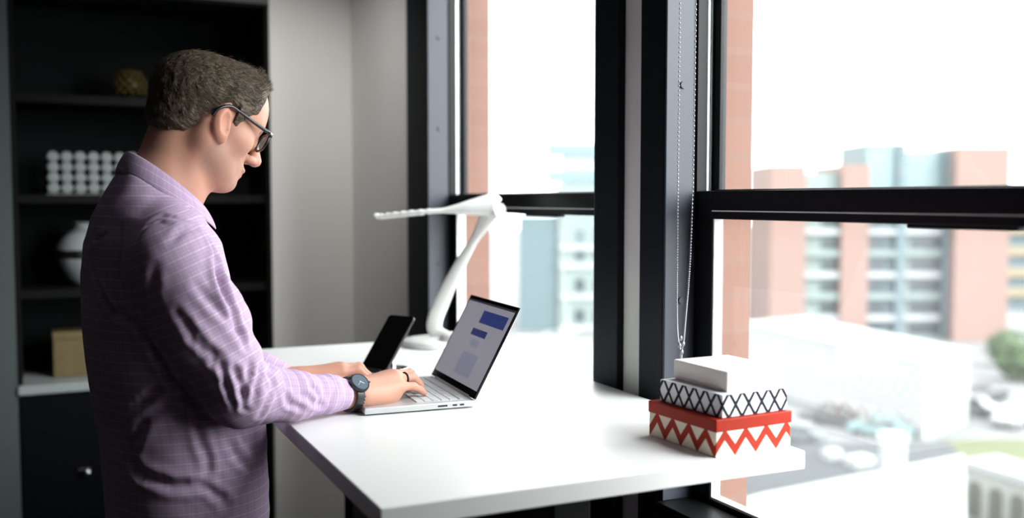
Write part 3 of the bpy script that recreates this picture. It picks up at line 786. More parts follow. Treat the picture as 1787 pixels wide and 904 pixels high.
# ---- hair
H_ = SDF()
def skull(P):
    q = hloc(P)
    def e(c, r):
        d = (q - np.array(c)); r = np.array(r); k0 = np.linalg.norm(d / r, axis=1); k1 = np.linalg.norm(d / r ** 2, axis=1); return k0 * (k0 - 1) / np.maximum(k1, 1e-6)
    a, b = e((-.012, 0, .026), (.102, .077, .080)), e((.036, 0, .034), (.0635, .066, .074)); k = .03; h = np.maximum(k - np.abs(a - b), 0) / k
    d = np.minimum(a, b) - h * h * k * .25
    nape = e((-.050, 0, -.035), (.050, .058, .050)); h = np.maximum(k - np.abs(d - nape), 0) / k; d = np.minimum(d, nape) - h * h * k * .25
    th = .0015 + .006 * sm_(q[:, 2], -.04, .05) + .004 * sm_(q[:, 2], .05, .10) * sm_(q[:, 0], -.04, .06)
    stv = np.stack([q[:, 0] * 60, q[:, 1] * 240, q[:, 2] * 110], 1)
    d = d - th + .0022 * vnoise(stv, 1, 5) + .0012 * vnoise(stv, 2.3, 6)
    zl = np.interp(q[:, 0], [-.2, -.085, -.06, -.035, -.022, -.012, .002, .018, .0205, .030, .035, .040, .054, .061, .065, .072, .12],
                   [-.066, -.066, -.062, -.050, -.022, .012, .022, .014, -.020, -.022, .002, .012, .026, .034, .056, .094, .112])
    zl = zl - .006 * (1 - .7 * sm_(q[:, 0], .03, .06)) * vnoise(q * 130, 1, 8) + .010 * np.clip(np.abs(q[:, 1]) - .045, 0, 1) * 0
    zl = np.where(q[:, 0] > .04, zl + .16 * np.clip(.045 - np.abs(q[:, 1]), 0, .03) * -.35, zl)
    d = d + .006 * (1 - sm_(q[:, 2] - zl, .0, .022)); cut = (zl - q[:, 2]) * .75
    k = .006; h = np.maximum(k - np.abs(d - cut), 0) / k
    return (np.maximum(d, cut) + h * h * k * .25) * HS
H_.fn(skull, HC, .16)
Vh, Fh = H_.mesh(HC - .17, HC + .17, .0026)
hair_m = mat('short_brown_hair', (.105, .076, .050), .55, spec=.3)
T = hair_m.node_tree; tn = T.nodes.new('ShaderNodeTexNoise'); tn.inputs['Scale'].default_value = 1; tn.inputs['Detail'].default_value = 5
ha = T.nodes.new('ShaderNodeAttribute'); ha.attribute_name = 'strand'; T.links.new(ha.outputs['Vector'], tn.inputs['Vector'])
rp = T.nodes.new('ShaderNodeValToRGB'); rp.color_ramp.elements[0].position = .3; rp.color_ramp.elements[0].color = (.016, .011, .007, 1)
rp.color_ramp.elements[1].position = .72; rp.color_ramp.elements[1].color = (.165, .120, .080, 1)
T.links.new(tn.outputs['Fac'], rp.inputs[0]); T.links.new(rp.outputs[0], T.nodes['Principled BSDF'].inputs['Base Color'])
bp_ = T.nodes.new('ShaderNodeBump'); bp_.inputs['Strength'].default_value = .8; bp_.inputs['Distance'].default_value = .004
T.links.new(tn.outputs['Fac'], bp_.inputs['Height']); T.links.new(bp_.outputs[0], T.nodes['Principled BSDF'].inputs['Normal'])
q = hloc(Vh)
npmesh('hair', Vh, Fh, hair_m, man, {'strand': ('FLOAT_VECTOR', np.stack([q[:, 0] * 90, q[:, 1] * 480, q[:, 2] * 200], 1))})
# loose tuft at the fringe and crown: fine strands
rs = np.random.RandomState(4); st_mb = MB()
Nh = vnormals(Vh, Fh); sel = np.where(q[:, 2] > np.interp(q[:, 0], [-.1, -.03, .0, .03, .06], [-.045, -.02, .045, .035, .05]))[0]; sel = rs.choice(sel, 9000, replace=False)
for i in sel:
    p = Vh[i]; nrm = Nh[i]; ql = q[i]
    flow = HR @ np.array([.8 if ql[0] < .04 else .35, .15 * np.sign(ql[1]), -.25 if ql[0] < .04 else .7]); d = flow * .8 + nrm * .22 + rs.normal(size=3) * .16; d -= nrm * min(0, d @ nrm); d /= np.linalg.norm(d)
    if ql[0] > .05 and ql[2] < .085: continue
    L = rs.uniform(.010, .018) * (.75 if ql[0] > .05 else 1); sd = np.cross(d, nrm); sd /= np.linalg.norm(sd) + 1e-9; wd = .00032
    a, b, c = p - nrm * .002, p + d * L * .6, p + d * L - nrm * .12 * L
    st_mb.add([a + sd * wd, a - sd * wd, a + nrm * wd, b + sd * wd * .8, b - sd * wd * .8, b + nrm * wd * .8, c], [(0, 1, 4, 3), (1, 2, 5, 4), (2, 0, 3, 5), (3, 4, 6), (4, 5, 6), (5, 3, 6)])
hair_s = mat('brown_hair_strands', (.105, .076, .050), .5, spec=.3)
so = st_mb.build('hair_strands', hair_s, man); so['kind'] = 'stuff'
for s in (-1, 1):
    MB().tube([hd_(.094, s * .012, .021), hd_(.092, s * .028, .027), hd_(.078, s * .048, .023)], [.0035, .0045, .002], 8, flat=.6).build('eyebrow', hair_s, man, smooth='all')

# ---- shirt
ZT = [.70, .78, .88, .96, 1.04, 1.12, 1.18, 1.26, 1.34, 1.40, 1.45, 1.49, 1.53, 1.57]
BK = [-.048, -.048, -.050, -.054, -.060, -.072, -.079, -.083, -.082, -.076, -.060, -.040, -.018, .000]
FT = [.246, .250, .250, .250, .247, .232, .216, .196, .176, .162, .130, .092, .060, .045]
HWD = [.178, .180, .182, .182, .180, .178, .178, .180, .184, .180, .148, .092, .064, .050]
def torso(P):
    z_ = np.clip(P[:, 2], ZT[0], ZT[-1]); b = np.interp(z_, ZT, BK); f = np.interp(z_, ZT, FT); hw_ = np.interp(z_, ZT, HWD)
    ra = (f - b) / 2; da = (P[:, 0] - (f + b) / 2) / ra; ds = P[:, 1] / hw_; e = 2.25
    q_ = (np.abs(da) ** e + np.abs(ds) ** e + 1e-9) ** (1 / e)
    g = np.sqrt((np.abs(da) ** (e - 1) / ra) ** 2 + (np.abs(ds) ** (e - 1) / hw_) ** 2) * q_ ** (1 - e)
    d = (q_ - 1) / np.maximum(g, 1e-6)
    return np.maximum(np.maximum(d, .75 * (P[:, 2] + .79 * P[:, 0] - 1.530)), .755 - P[:, 2])
S_ = SDF()
S_.fn(torso, (.08, 0, 1.15), .46)
def sleeve(S, Sh, E, W, bulge):
    dW = (W - E); ml = Sh + (E - Sh) * .5 + np.array([-.012, 0, .004]); cuff = E + dW * .83
    S.chain([Sh + np.array([-.004, 0, -.012]), ml, E + np.array([-.012, 0, .006])], [.074, .0725, .062], .03)
    S.chain([E + np.array([-.010, 0, .004]), E + dW * .38 + np.array([0, 0, -.002]), E + dW * .70 + np.array([0, 0, .001]), cuff], [.060, .047, .036, .0312], .014)
    return cuff
cR = sleeve(S_, SR, ER, WR, 0); cL = sleeve(S_, SL, EL, WL, 0)
S_.cone((.045, -.12, 1.425), (.045, .12, 1.425), .050, .050, .04)
Vs, Fs = S_.mesh((-.14, -.34, .73), (.52, .36, 1.56), .0042)
Vs = relax(Vs, Fs, 4, .5)
def seg_t(P, a, b):
    ab = b - a; t = np.clip((P - a) @ ab / (ab @ ab), 0, 1); return np.linalg.norm(P - a - t[:, None] * ab, axis=1), t
N_ = vnormals(Vs, Fs)
# broad soft undulation plus creases
dsp = .0022 * vnoise(Vs * np.array([1, 1, .6]), 17, 11) + .0012 * vnoise(Vs, 38, 12)
for Sh, E, W in ((SR, ER, WR), (SL, EL, WL)):      # crumple rings of the bent elbow and the gathered forearm
    d1, t1 = seg_t(Vs, Sh, E); d2, t2 = seg_t(Vs, E, W); onarm = sm_(-np.minimum(d1 - .075, d2 - .06), -.02, .005) * sm_(t1 + 0 * t2, .45, .7)
    L_ = t2 * np.linalg.norm(W - E); ph_ = L_ * 230 + 3.0 * vnoise(Vs, 22, 13)
    dsp += onarm * (t2 > .001) * (1 - sm_(t2, .75, .9)) * .0032 * (np.abs(np.sin(ph_ * .5)) ** .7 - .6) * (.6 + .7 * vnoise(Vs, 14, 14))
    L1 = t1 * np.linalg.norm(E - Sh)
    dsp += sm_(-(d1 - .08), -.02, .005) * sm_(t1, .35, .6) * (1 - sm_(t1, .97, 1.0)) * .0022 * np.sin(L1 * 120 + 70 * (Vs[:, 1] - E[1]) + 2.6 * vnoise(Vs, 16, 15))
def pix(P):                                            # where a point of the man falls in the frame
    c, s = math.cos(PTH), math.sin(PTH); Wd = np.stack([P[:, 0] * c - P[:, 1] * s + PO[0], P[:, 0] * s + P[:, 1] * c + PO[1], P[:, 2]], 1) - EYE
    dz = Wd @ FW; return np.stack([893.5 + FPX * (Wd @ RT) / dz, 452 - FPX * (Wd @ UP) / dz], 1), Wd, dz
px, Wd, dz = pix(Vs); c_, s_ = math.cos(PTH), math.sin(PTH)
Nw = np.stack([N_[:, 0] * c_ - N_[:, 1] * s_, N_[:, 0] * s_ + N_[:, 1] * c_, N_[:, 2]], 1)
front = (np.einsum('ij,ij->i', Nw, Wd) < 0)
fi = np.where(front)[0]
def crease(poly, depth, width, ridge=.6):
    """a fold line: valley with a soft ridge beside it, laid along the cloth"""
    global dsp
    pts = np.array(bez(poly, max(8, 6 * len(poly)))); hit = []
    for p in pts:
        d = np.linalg.norm(px[fi] - p, axis=1); near = fi[d < 5]
        if len(near) == 0: near = fi[[np.argmin(d)]]
        hit.append(Vs[near[np.argmin(dz[near])]])
    hit = np.array(hit); best = np.full(len(Vs), 9.0); tt = np.zeros(len(Vs))
    for i in range(len(hit) - 1):
        d, t = seg_t(Vs, hit[i], hit[i + 1]); m_ = d < best; best[m_] = d[m_]; tt[m_] = (i + t[m_]) / (len(hit) - 1)
    taper = np.clip(np.sin(PI * np.clip(tt * .94 + .03, 0, 1)), 0, 1) ** .5
    dsp += taper * (-depth * np.exp(-(best / width) ** 2) + depth * ridge * np.exp(-((best - 2.0 * width) / (1.1 * width)) ** 2))
crease([(160, 470), (172, 510), (198, 545), (232, 562)], .009, .007)
crease([(205, 395), (208, 440), (205, 480), (222, 540)], .004, .005)
crease([(232, 560), (262, 605), (300, 658), (345, 712)], .010, .007)
crease([(188, 505), (200, 530), (216, 552)], .005, .005)
crease([(300, 660), (270, 690), (235, 712)], .006, .008)
crease([(345, 700), (300, 712), (250, 735), (215, 740)], .004, .008)
crease([(225, 800), (245, 830), (290, 845), (350, 850)], .007, .009)
crease([(350, 845), (385, 868), (400, 885)], .005, .007)
crease([(352, 715), (350, 760), (365, 800), (362, 840)], .005, .007)
crease([(400, 770), (420, 800), (440, 815)], .005, .007)
crease([(230, 790), (238, 760), (250, 740)], .004, .008)
crease([(360, 400), (378, 440), (385, 480), (400, 520)], .008, .007)
crease([(375, 455), (390, 500), (412, 550), (432, 610)], .007, .006)
crease([(345, 495), (375, 530), (405, 560), (425, 600)], .0045, .007)
crease([(305, 545), (335, 590), (375, 628), (410, 652)], .005, .007)
crease([(330, 560), (360, 600), (395, 625)], .003, .006)
crease([(390, 640), (400, 680), (408, 715)], .005, .005)
crease([(412, 640), (424, 680), (430, 720)], .006, .005)
crease([(440, 632), (436, 655), (425, 690)], .005, .005)
crease([(456, 640), (452, 665), (440, 705)], .006, .005)
crease([(470, 650), (478, 668), (470, 700), (455, 730)], .005, .006)
crease([(500, 690), (510, 706), (535, 716)], .004, .005)
crease([(545, 668), (556, 685), (562, 705)], .0035, .005)
crease([(530, 690), (545, 700), (568, 712)], .004, .005)
crease([(300, 420), (320, 400), (345, 395)], .003, .006)
crease([(262, 380), (285, 372), (320, 380)], .003, .006)
crease([(232, 430), (245, 400), (270, 385), (300, 388)], .0025, .004, .3)
crease([(270, 470), (262, 510), (275, 550)], .003, .008)
crease([(160, 418), (172, 412), (182, 404)], .005, .004)
Vs2 = Vs + N_ * dsp[:, None]
Vs2 = relax(Vs2, Fs, 1, .3)
# thread directions for the woven check
dt = torso(Vs); dR = np.minimum(seg_t(Vs, SR, ER)[0] - .0725, seg_t(Vs, ER, WR)[0] - .052); dL = np.minimum(seg_t(Vs, SL, EL)[0] - .0725, seg_t(Vs, EL, WL)[0] - .052)
wv = np.zeros((len(Vs), 3)); zc = (np.interp(Vs[:, 2], ZT, BK) + np.interp(Vs[:, 2], ZT, FT)) / 2
wv[:, 0] = np.arctan2(Vs[:, 1], -(Vs[:, 0] - zc) * 1.25 + 1e-9) * .165; wv[:, 1] = Vs[:, 2]
for dd, Sh, E, W in ((dR, SR, ER, WR), (dL, SL, EL, WL)):
    m_ = dd < dt - .002; d1, t1 = seg_t(Vs, Sh, E); d2, t2 = seg_t(Vs, E, W); up_ = d1 - .0725 < d2 - .052
    ax = np.where(up_[:, None], (E - Sh) / np.linalg.norm(E - Sh), (W - E) / np.linalg.norm(W - E)); o_ = np.where(up_[:, None], Sh, E)
    rel = Vs - o_; along = np.where(up_, (rel * ax).sum(1), np.linalg.norm(E - Sh) + (rel * ax).sum(1))
    lat_ = np.tile(np.array([0, 1., 0]), (len(Vs), 1)); lat_ -= ax * (lat_ * ax).sum(1)[:, None]; lat_ /= np.linalg.norm(lat_, axis=1)[:, None]; nn_ = np.cross(ax, lat_)
    an = np.arctan2((rel * nn_).sum(1), (rel * lat_).sum(1)); wv[m_, 0] = (an * .07)[m_]; wv[m_, 1] = (along + .0)[m_]
cloth = mat('lavender_check_cotton', (.5, .4, .55), .85, spec=.08)
T = cloth.node_tree; ca = T.nodes.new('ShaderNodeAttribute'); ca.attribute_name = 'weave'; cs = T.nodes.new('ShaderNodeSeparateXYZ'); T.links.new(ca.outputs['Vector'], cs.inputs[0])
def stripe(src, period, width, off=0.0):
    fr = mnode('PINGPONG', mnode('ADD', src, 5 + off, tree=T), period / 2, tree=T)
    mr = T.nodes.new('ShaderNodeMapRange'); mr.interpolation_type = 'SMOOTHSTEP'; mr.inputs[1].default_value = width * .35; mr.inputs[2].default_value = width * .75; mr.inputs[3].default_value = 1; mr.inputs[4].default_value = 0
    T.links.new(fr, mr.inputs[0]); return mr.outputs[0]
U_, V_ = cs.outputs[0], cs.outputs[1]
base_c = (.49, .365, .505)
c1 = mixc(T, mnode('MULTIPLY', stripe(U_, .0062, .0022), .22, tree=T), base_c, (.29, .20, .33))
c1 = mixc(T, mnode('MULTIPLY', stripe(V_, .0062, .0022), .22, tree=T), c1, (.29, .20, .33))
c1 = mixc(T, mnode('MULTIPLY', stripe(V_, .0186, .0026, .003), .32, tree=T), c1, (.70, .63, .74))
c1 = mixc(T, mnode('MULTIPLY', stripe(U_, .0186, .0022, .003), .30, tree=T), c1, (.30, .20, .38))
T.links.new(c1, T.nodes['Principled BSDF'].inputs['Base Color'])
shirt = npmesh('shirt', Vs2, Fs, cloth, man, {'weave': ('FLOAT_VECTOR', wv)})
plain = cloth
# collar: a stand and a folded leaf, open at the throat
def ringpt(t, lvl):
    """t in -1..1 round the neck from one front point over the nape to the other"""
    ph = t * R(147); cphi, sphi = -math.cos(ph), math.sin(ph)
    a = .073 + .070 * cphi; s = .072 * sphi
    ztop = 1.515 - .058 * cphi
    if lvl == 'foot': return np.array([a * 1.0 - .002 * cphi, s * 1.06, ztop - .040])
    if lvl == 'top': return np.array([a, s, ztop])
    if lvl == 'top_out': return np.array([a + .007 * cphi, s * 1.08, ztop - .003])
    if lvl == 'leaf':
        dr = .025 - .004 * abs(t) ** 6; drop = .042 + .004 * abs(t) ** 5
        return np.array([a + dr * cphi + .006 * abs(t) ** 6, s * (1 + dr / .072), ztop - drop])
K = 61; rows_ = []
ts = np.linspace(-1, 1, K)
prof_l = []
for t in ts:
    ft_, tp_, to_, lf_ = (ringpt(t, q_) for q_ in ('foot', 'top', 'top_out', 'leaf'))
    inn = tp_ * 1.0; th = .004
    ctr = np.array([.073, 0, 0]); out = (tp_ - ctr) * np.array([1, 1, 0]); out /= np.linalg.norm(out)
    mid_ = (to_ + lf_) / 2 + out * .003
    ring = [ft_, (ft_ + tp_) / 2, tp_, (tp_ + to_) / 2 + np.array([0, 0, .002]), to_, mid_, lf_, lf_ - out * th, mid_ - out * th, to_ - out * (th + .0005) - np.array([0, 0, .003]), (ft_ + tp_) / 2 + out * th, ft_ + out * th]
    prof_l.append([tuple(p) for p in ring])
cl_ = MB().loft(prof_l, cap=True)
co = cl_.build('collar', cloth, shirt, smooth='all')
wa = co.data.attributes.new('weave', 'FLOAT_VECTOR', 'POINT')
wa.data.foreach_set('vector', np.array([[ts[i // 12] * .20, (0, .02, .04, .042, .044, .065, .086, .086, .065, .044, .02, 0)[i % 12], 0] for i in range(K * 12)], np.float32).ravel())
sb = co.modifiers.new('sub', 'SUBSURF'); sb.levels = 1; sb.render_levels = 1
# cuffs
def cuff(W, E, c_end, nm):
    ax = (W - E) / np.linalg.norm(W - E); a0 = c_end - ax * .052
    ref = np.array([0, 0, 1.]); ref -= ax * (ref @ ax); ref /= np.linalg.norm(ref); b = np.cross(ax, ref); rings = []; wvv = []
    for (s_, r_) in ((0, .034), (.0, .0375), (.02, .0368), (.056, .0345), (.060, .0338), (.060, .0315), (.056, .031), (.03, .031)):
        p = a0 + ax * s_
        rings.append([tuple(p + (ref * math.cos(2 * PI * k / 40) * .92 + b * math.sin(2 * PI * k / 40)) * r_ * (1 + .02 * math.sin(6 * PI * k / 40 + s_ * 60))) for k in range(40)])
        wvv += [(k / 40 * .25, s_, 0) for k in range(40)]
    o = MB().loft(rings, cap=True).build('cuff', cloth, shirt, smooth='all'); q_ = o.data.attributes.new('weave', 'FLOAT_VECTOR', 'POINT'); q_.data.foreach_set('vector', np.array(wvv, np.float32).ravel())
cuff(WR, ER, cR, 'r'); cuff(WL, EL, cL, 'l')
# front placket with buttons
pk = MB(); pts_ = []
for zz in np.linspace(.80, 1.40, 22): pts_.append(np.array([np.interp(zz, ZT, FT) + .0012, 0.0, zz]))
rings = []
for p in pts_: rings.append([tuple(p + np.array([dx_, dy_, 0])) for dx_, dy_ in ((-.006, -.017), (.0015, -.016), (.002, .016), (-.006, .017))])
pk.loft(rings).build('placket', cloth, shirt, smooth='all')
bt = mat('pale_shirt_button', (.6, .55, .6), .3)
for zz in (.86, .96, 1.06, 1.16, 1.26, 1.36):
    q_ = np.array([np.interp(zz, ZT, FT) + .004, 0, zz]); MB().tube([q_, q_ + np.array([.0025, 0, 0])], .0052, 12).build('button', bt, shirt)
# trousers and shoes
TR = SDF(); TR.ell((.10, 0, .93), (.108, .15, .12), k=.03)
for s in (-1, 1): TR.chain([(.095, s * .088, .90), (.105, s * .097, .50), (.075, s * .102, .07)], [.083, .074, .060], .03)
TR.fn(lambda P: P[:, 2] - .985, (.1, 0, .9), 2.0, .01, 'i'); TR.fn(lambda P: .05 - P[:, 2], (.1, 0, .05), 2.0, .005, 'i')
Vt, Ft = TR.mesh((-.08, -.24, .03), (.28, .24, 1.03), .009); npmesh('trousers', relax(Vt, Ft, 2), Ft, mat('charcoal_trousers', (.025, .027, .034), .8), man)
shoe_m = mat('black_leather_shoe', (.012, .010, .009), .35)
for s in (-1, 1):
    SHO = SDF(); SHO.cone((.045, s * .105, .045), (.13, s * .112, .045), .042, .044, .02).cone((.13, s * .112, .04), (.235, s * .122, .028), .046, .030, .02).cone((.05, s * .104, .06), (.05, s * .104, .10), .042, .040, .02)
    SHO.fn(lambda P: -P[:, 2], (.1, 0, 0), 2.0, .004, 'i'); a_, b_2 = SHO.mesh((-.02, s * .112 - .08, -.02), (.29, s * .112 + .08, .16), .008); npmesh('shoe', a_, b_2, shoe_m, man)

# ---- glasses, watch, ring (worn things)
gm = mat('black_acetate', (.006, .006, .007), .22); lens_m = glass_mat('spectacle_lens', .02)
gl = thing('eyeglasses', 'black rimmed eyeglasses worn by the man at the desk', 'glasses', tuple(PO), PTH)
fr_ = MB()
def rim_pts(s, n=28):
    o = []
    for k in range(n):
        a = 2 * PI * k / n; cx_, sx_ = math.cos(a), math.sin(a); e = .62
        yy = s * .035 + .0265 * math.copysign(abs(cx_) ** e, cx_); zz = -.002 + .0170 * math.copysign(abs(sx_) ** e, sx_)
        o.append(hd_(.1060 - .9 * max(0, abs(yy) - .02) ** 1.5 - .12 * (zz < 0) * abs(zz), yy, zz + .001))
    return o
for s in (-1, 1):
    P_ = rim_pts(s); fr_.tube(P_, .0024 * HS, 8, loop=True, ref=tuple(HR[:, 0]))
    cpt = np.mean(P_, 0)
    MB().loft([[tuple(cpt + (p - cpt) * .97 + HR[:, 0] * o_) for p in P_] for o_ in (-.0008, .0008)]).build('lens', lens_m, gl)
fr_.tube([hd_(.1055, -.009, .004), hd_(.108, 0, .008), hd_(.1055, .009, .004)], .0022, 8)
for s in (-1, 1): fr_.tube([hd_(.101, s * .0605, .010), hd_(.096, s * .069, .0115), hd_(.091, s * .0715, .0115)], .0030, 8)
fr_.build('frame', gm, gl, smooth='all')
for s in (-1, 1):
    tp_ = bez([hd_(.0935, s * .0712, .0115), hd_(.055, s * .0765, .0140), hd_(.020, s * .0815, .0175), hd_(.000, s * .0845, .0170), hd_(-.017, s * .0862, .004), hd_(-.024, s * .0850, -.014)], 24)
    MB().tube(tp_, [np.interp(k, [0, 10, 23], [.0033, .0028, .0022]) for k in range(24)], 8, flat=1.25).build('temple', gm, gl, smooth='all')
hg = MB()
MB().tube([hd_(.098, -.0705, .0115), hd_(.092, -.0742, .0117)], .0016, 8).build('hinge', M['chrome'], gl)

ax = RH['f'] * 1.0; ax = (WR - ER) / np.linalg.norm(WR - ER); ax = ax * .6 + RH['f'] * .4; ax /= np.linalg.norm(ax)
wc = WR + np.array([0, 0, 0.001]) + ax * -.017
ref = np.array([0, 0, 1.]) ; ref -= ax * (ref @ ax); ref /= np.linalg.norm(ref); bb_ = np.cross(ax, ref)      # bb_ : to the left/right of the wrist
wt = thing('wristwatch', 'black wristwatch on the man\'s nearer wrist', 'watch', tuple(PO), PTH)
wblk = mat('black_watch_band', (.010, .010, .011), .35); wdial = mat('slate_watch_dial', (.10, .125, .155), .12, spec=.6); wcase = mat('dark_steel_watch_case', (.05, .05, .055), .25, .8)
ph0 = R(-12) # the face sits on top, turned a little to the little-finger side
def wdir(a): return ref * math.cos(a) + bb_ * math.sin(a)
nearS = 1 if (bb_ @ np.array([0, -1, 0])) > 0 else -1
fdir = wdir(nearS * R(46)); tdir = np.cross(ax, fdir)
band = []
for k in range(48):
    a = 2 * PI * k / 48; rr0 = .0325 * (1 - .06 * math.cos(2 * a)); c0 = wc + wdir(a) * rr0
    band.append([tuple(c0 + ax * ux + wdir(a) * uz) for ux, uz in ((-.0105, 0), (.0105, 0), (.0105, .0028), (.009, .0036), (-.009, .0036), (-.0105, .0028))])
MB().loft(band, loop=True).build('strap', wblk, wt, smooth=True)
lk = MB()
for k in range(36):
    a = 2 * PI * k / 36; c0 = wc + wdir(a) * (.0325 * (1 - .06 * math.cos(2 * a)) + .0034); t_ = np.cross(ax, wdir(a))
    if wdir(a) @ fdir > .75: continue
    lk.loft([[tuple(c0 + ax * ux + t_ * ut + wdir(a) * uz) for ux, ut in ((-.0095, -.0021), (.0095, -.0021), (.0095, .0021), (-.0095, .0021))] for uz in (-.001, .0009)])
lk.build('links', wblk, wt)
fc = wc + fdir * .0345
def disc(c, nrm, prof, n=36):
    a1 = ax - nrm * (ax @ nrm); a1 /= np.linalg.norm(a1); a2 = np.cross(nrm, a1)
    return MB().loft([[tuple(c + nrm * h_ + (a1 * math.cos(2 * PI * k / n) + a2 * math.sin(2 * PI * k / n)) * r_) for k in range(n)] for r_, h_ in prof])
disc(fc, fdir, [(.0195, -.003), (.0208, 0), (.0208, .005), (.0195, .0072), (.0178, .0072), (.0175, .0060)]).build('case', wcase, wt, smooth=True)
disc(fc, fdir, [(.0176, .0055), (.0176, .0066), (.001, .0068)]).build('dial', wdial, wt, smooth=True)
hnd = MB()
for ang, L_ in ((.6, .009), (2.4, .013)):
    d_ = ax * math.cos(ang) + tdir * math.sin(ang); p0_ = fc + fdir * .0072; hnd.tube([p0_ - d_ * .002, p0_ + d_ * L_], .0006, 6)
hnd.build('hands', M['alu'], wt)
MB().tube([fc + ax * .0205 + fdir * .003, fc + ax * .0245 + fdir * .003], .0026, 10).build('crown', wcase, wt)
rg = thing('ring', 'dark band ring on the man\'s nearer hand', 'ring', tuple(PO), PTH)
rc, rd = RH['ring']; q1 = np.array([0, 0, 1.]) - rd * rd[2]; q1 /= np.linalg.norm(q1); q2 = np.cross(rd, q1)
MB().tube([rc + (q1 * math.cos(2 * PI * k / 28) + q2 * math.sin(2 * PI * k / 28)) * .0116 for k in range(28)], .0019, 8, loop=True, flat=1.0, ref=tuple(rd)).build('band', mat('dark_titanium', (.03, .03, .032), .3, .8), rg, smooth='all')


# ================================================================== outside the windows
GZ = -15.0
def P2(u, v, z): p = gp(u, v, z); return (float(p[0]), float(p[1]))
def proj_depth(u, dep, z):       # a point at horizontal distance dep along the column u
    d = ray(u, 452); d = d / (d @ np.array([math.sin(YAW), math.cos(YAW), 0])); p = EYE + d * dep; return np.array([p[0], p[1], z])
M['asphalt'] = mat('pale_asphalt', (0.0936, 0.0954, 0.0972), .9, var=(.15, .15))
M['o_brick'] = brick_mat('tower_brick', (.130, .078, .062), (.14, .086, .07), (.133, .086, .072), .5)
M['o_pale'] = mat('pale_green_cladding', (0.1134, 0.1428, 0.1344), .7)
M['o_white'] = mat('white_render', (0.21, 0.22, 0.222), .8)
M['o_win'] = mat('tower_dark_glass', (0.0162, 0.027, 0.0306), .3)
M['o_teal'] = mat('blue_grey_panels', (0.0468, 0.0756, 0.0846), .6)
M['o_aqua'] = mat('aqua_glass', (0.0792, 0.1296, 0.1404), .4)
M['o_roof'] = mat('slate_roof_felt', (0.014, 0.018, 0.021), .9, var=(.5, .35))
M['o_lawn'] = mat('lawn_grass', (0.0468, 0.0576, 0.0198), .95, var=(.6, .25))
M['o_tree'] = mat('tree_foliage', (0.036, 0.0612, 0.0216), .9, var=(1.5, .35))
M['o_bark'] = mat('tree_bark', (0.036, 0.0288, 0.0216), .9)
M['o_ochre'] = mat('ochre_stone', (0.1512, 0.126, 0.0798), .85)
M['o_olive'] = mat('arched_window_glass', (0.055, 0.06, 0.042), .4)
g_ = struct('ground', MB().box((-150, -150, GZ - .5), (400, 500, GZ)), M['asphalt'])
lawn = MB().prism([P2(1640, 770, GZ), P2(1900, 772, GZ), P2(1900, 830, GZ), P2(1640, 812, GZ)], GZ + .01, GZ + .15).build('lawn', M['o_lawn'])
tag(lawn, 'strip of green lawn beyond the white building with arched windows', 'lawn'); lawn['kind'] = 'stuff'

# brick tower with green bays: local x = right, y = away, z = up
TD = 118.0; px_m = FPX / TD
tb = proj_depth(1545, TD, GZ)
tower = thing('brick_tower', 'brick apartment tower with pale green bays seen through the nearer window', 'building', tuple(tb), -YAW)
def TX(u): return (u - 1545) / px_m
def TZ(v): return (350 - v) / px_m + EYE[2] - GZ
def tb_box(name, u0, u1, vtop, y0, y1, m, par=tower, vbot=None):
    return MB().box((TX(u0), y0, 0 if vbot is None else TZ(vbot)), (TX(u1), y1, TZ(vtop))).build(name, m, par)
tb_box('brick_pier', 1340, 1400, 288, -1.2, 10, M['o_brick']); tb_box('brick_pier', 1462, 1509, 288, -1.2, 10, M['o_brick'])
tb_box('brick_pier', 1650, 1742, 258, -2.5, 12, M['o_brick'])
bays = [tb_box('green_bay', 1400.5, 1461.5, 302, 0, 9, M['o_pale']), tb_box('blue_bay', 1509.5, 1572, 250, 0, 10, M['o_teal']), tb_box('glass_bay', 1572.5, 1649.5, 264, .3, 10, M['o_pale'])]
tb_box('roof_glazing', 1572.5, 1649.5, 264, .15, .3, M['o_aqua'], bays[2], 345); tb_box('roof_glazing', 1509.5, 1560, 252, -.15, 0, M['o_aqua'], bays[1], 335)
tb_box('side_pilaster', 1560, 1574, 252, -.8, 0, M['o_teal'], bays[1]); tb_box('side_pilaster', 1640, 1650, 264, -.9, .1, M['o_teal'], bays[2])
for r in range(8):
    v = 342 + 37.6 * r
    for (u0, u1, bay, y) in ((1432, 1461, 0, 0), (1510, 1543, 1, 0), (1590, 1642, 2, .3)):
        tb_box('window', u0, u1, v, y - .06, y + .01, M['o_win'], bays[bay], v + 17)
    for (u0, u1, bay, y) in ((1401, 1461, 0, 0), (1510, 1559, 1, 0), (1575, 1639, 2, .3)):
        tb_box('balcony', u0, u1, v + 20, y - .9, y, M['o_white'] if r % 2 else M['o_pale'], bays[bay], v + 29)

# ochre building behind the tower on the right
ob = proj_depth(1790, 150, GZ)
ochre = thing('parking_building', 'ochre banded building beside the brick tower at the right edge', 'building', tuple(ob), -YAW)
MB().box((-3.6, 0, 0), (9, 12, 13.6)).build('core', M['o_teal'], ochre)
for z in (2.0, 5.0, 8.2, 11.4): MB().box((-3.2, -1.0, z), (9.5, 0, z + 1.3)).build('band', M['o_ochre'] if z > 1 else M['o_white'], ochre)

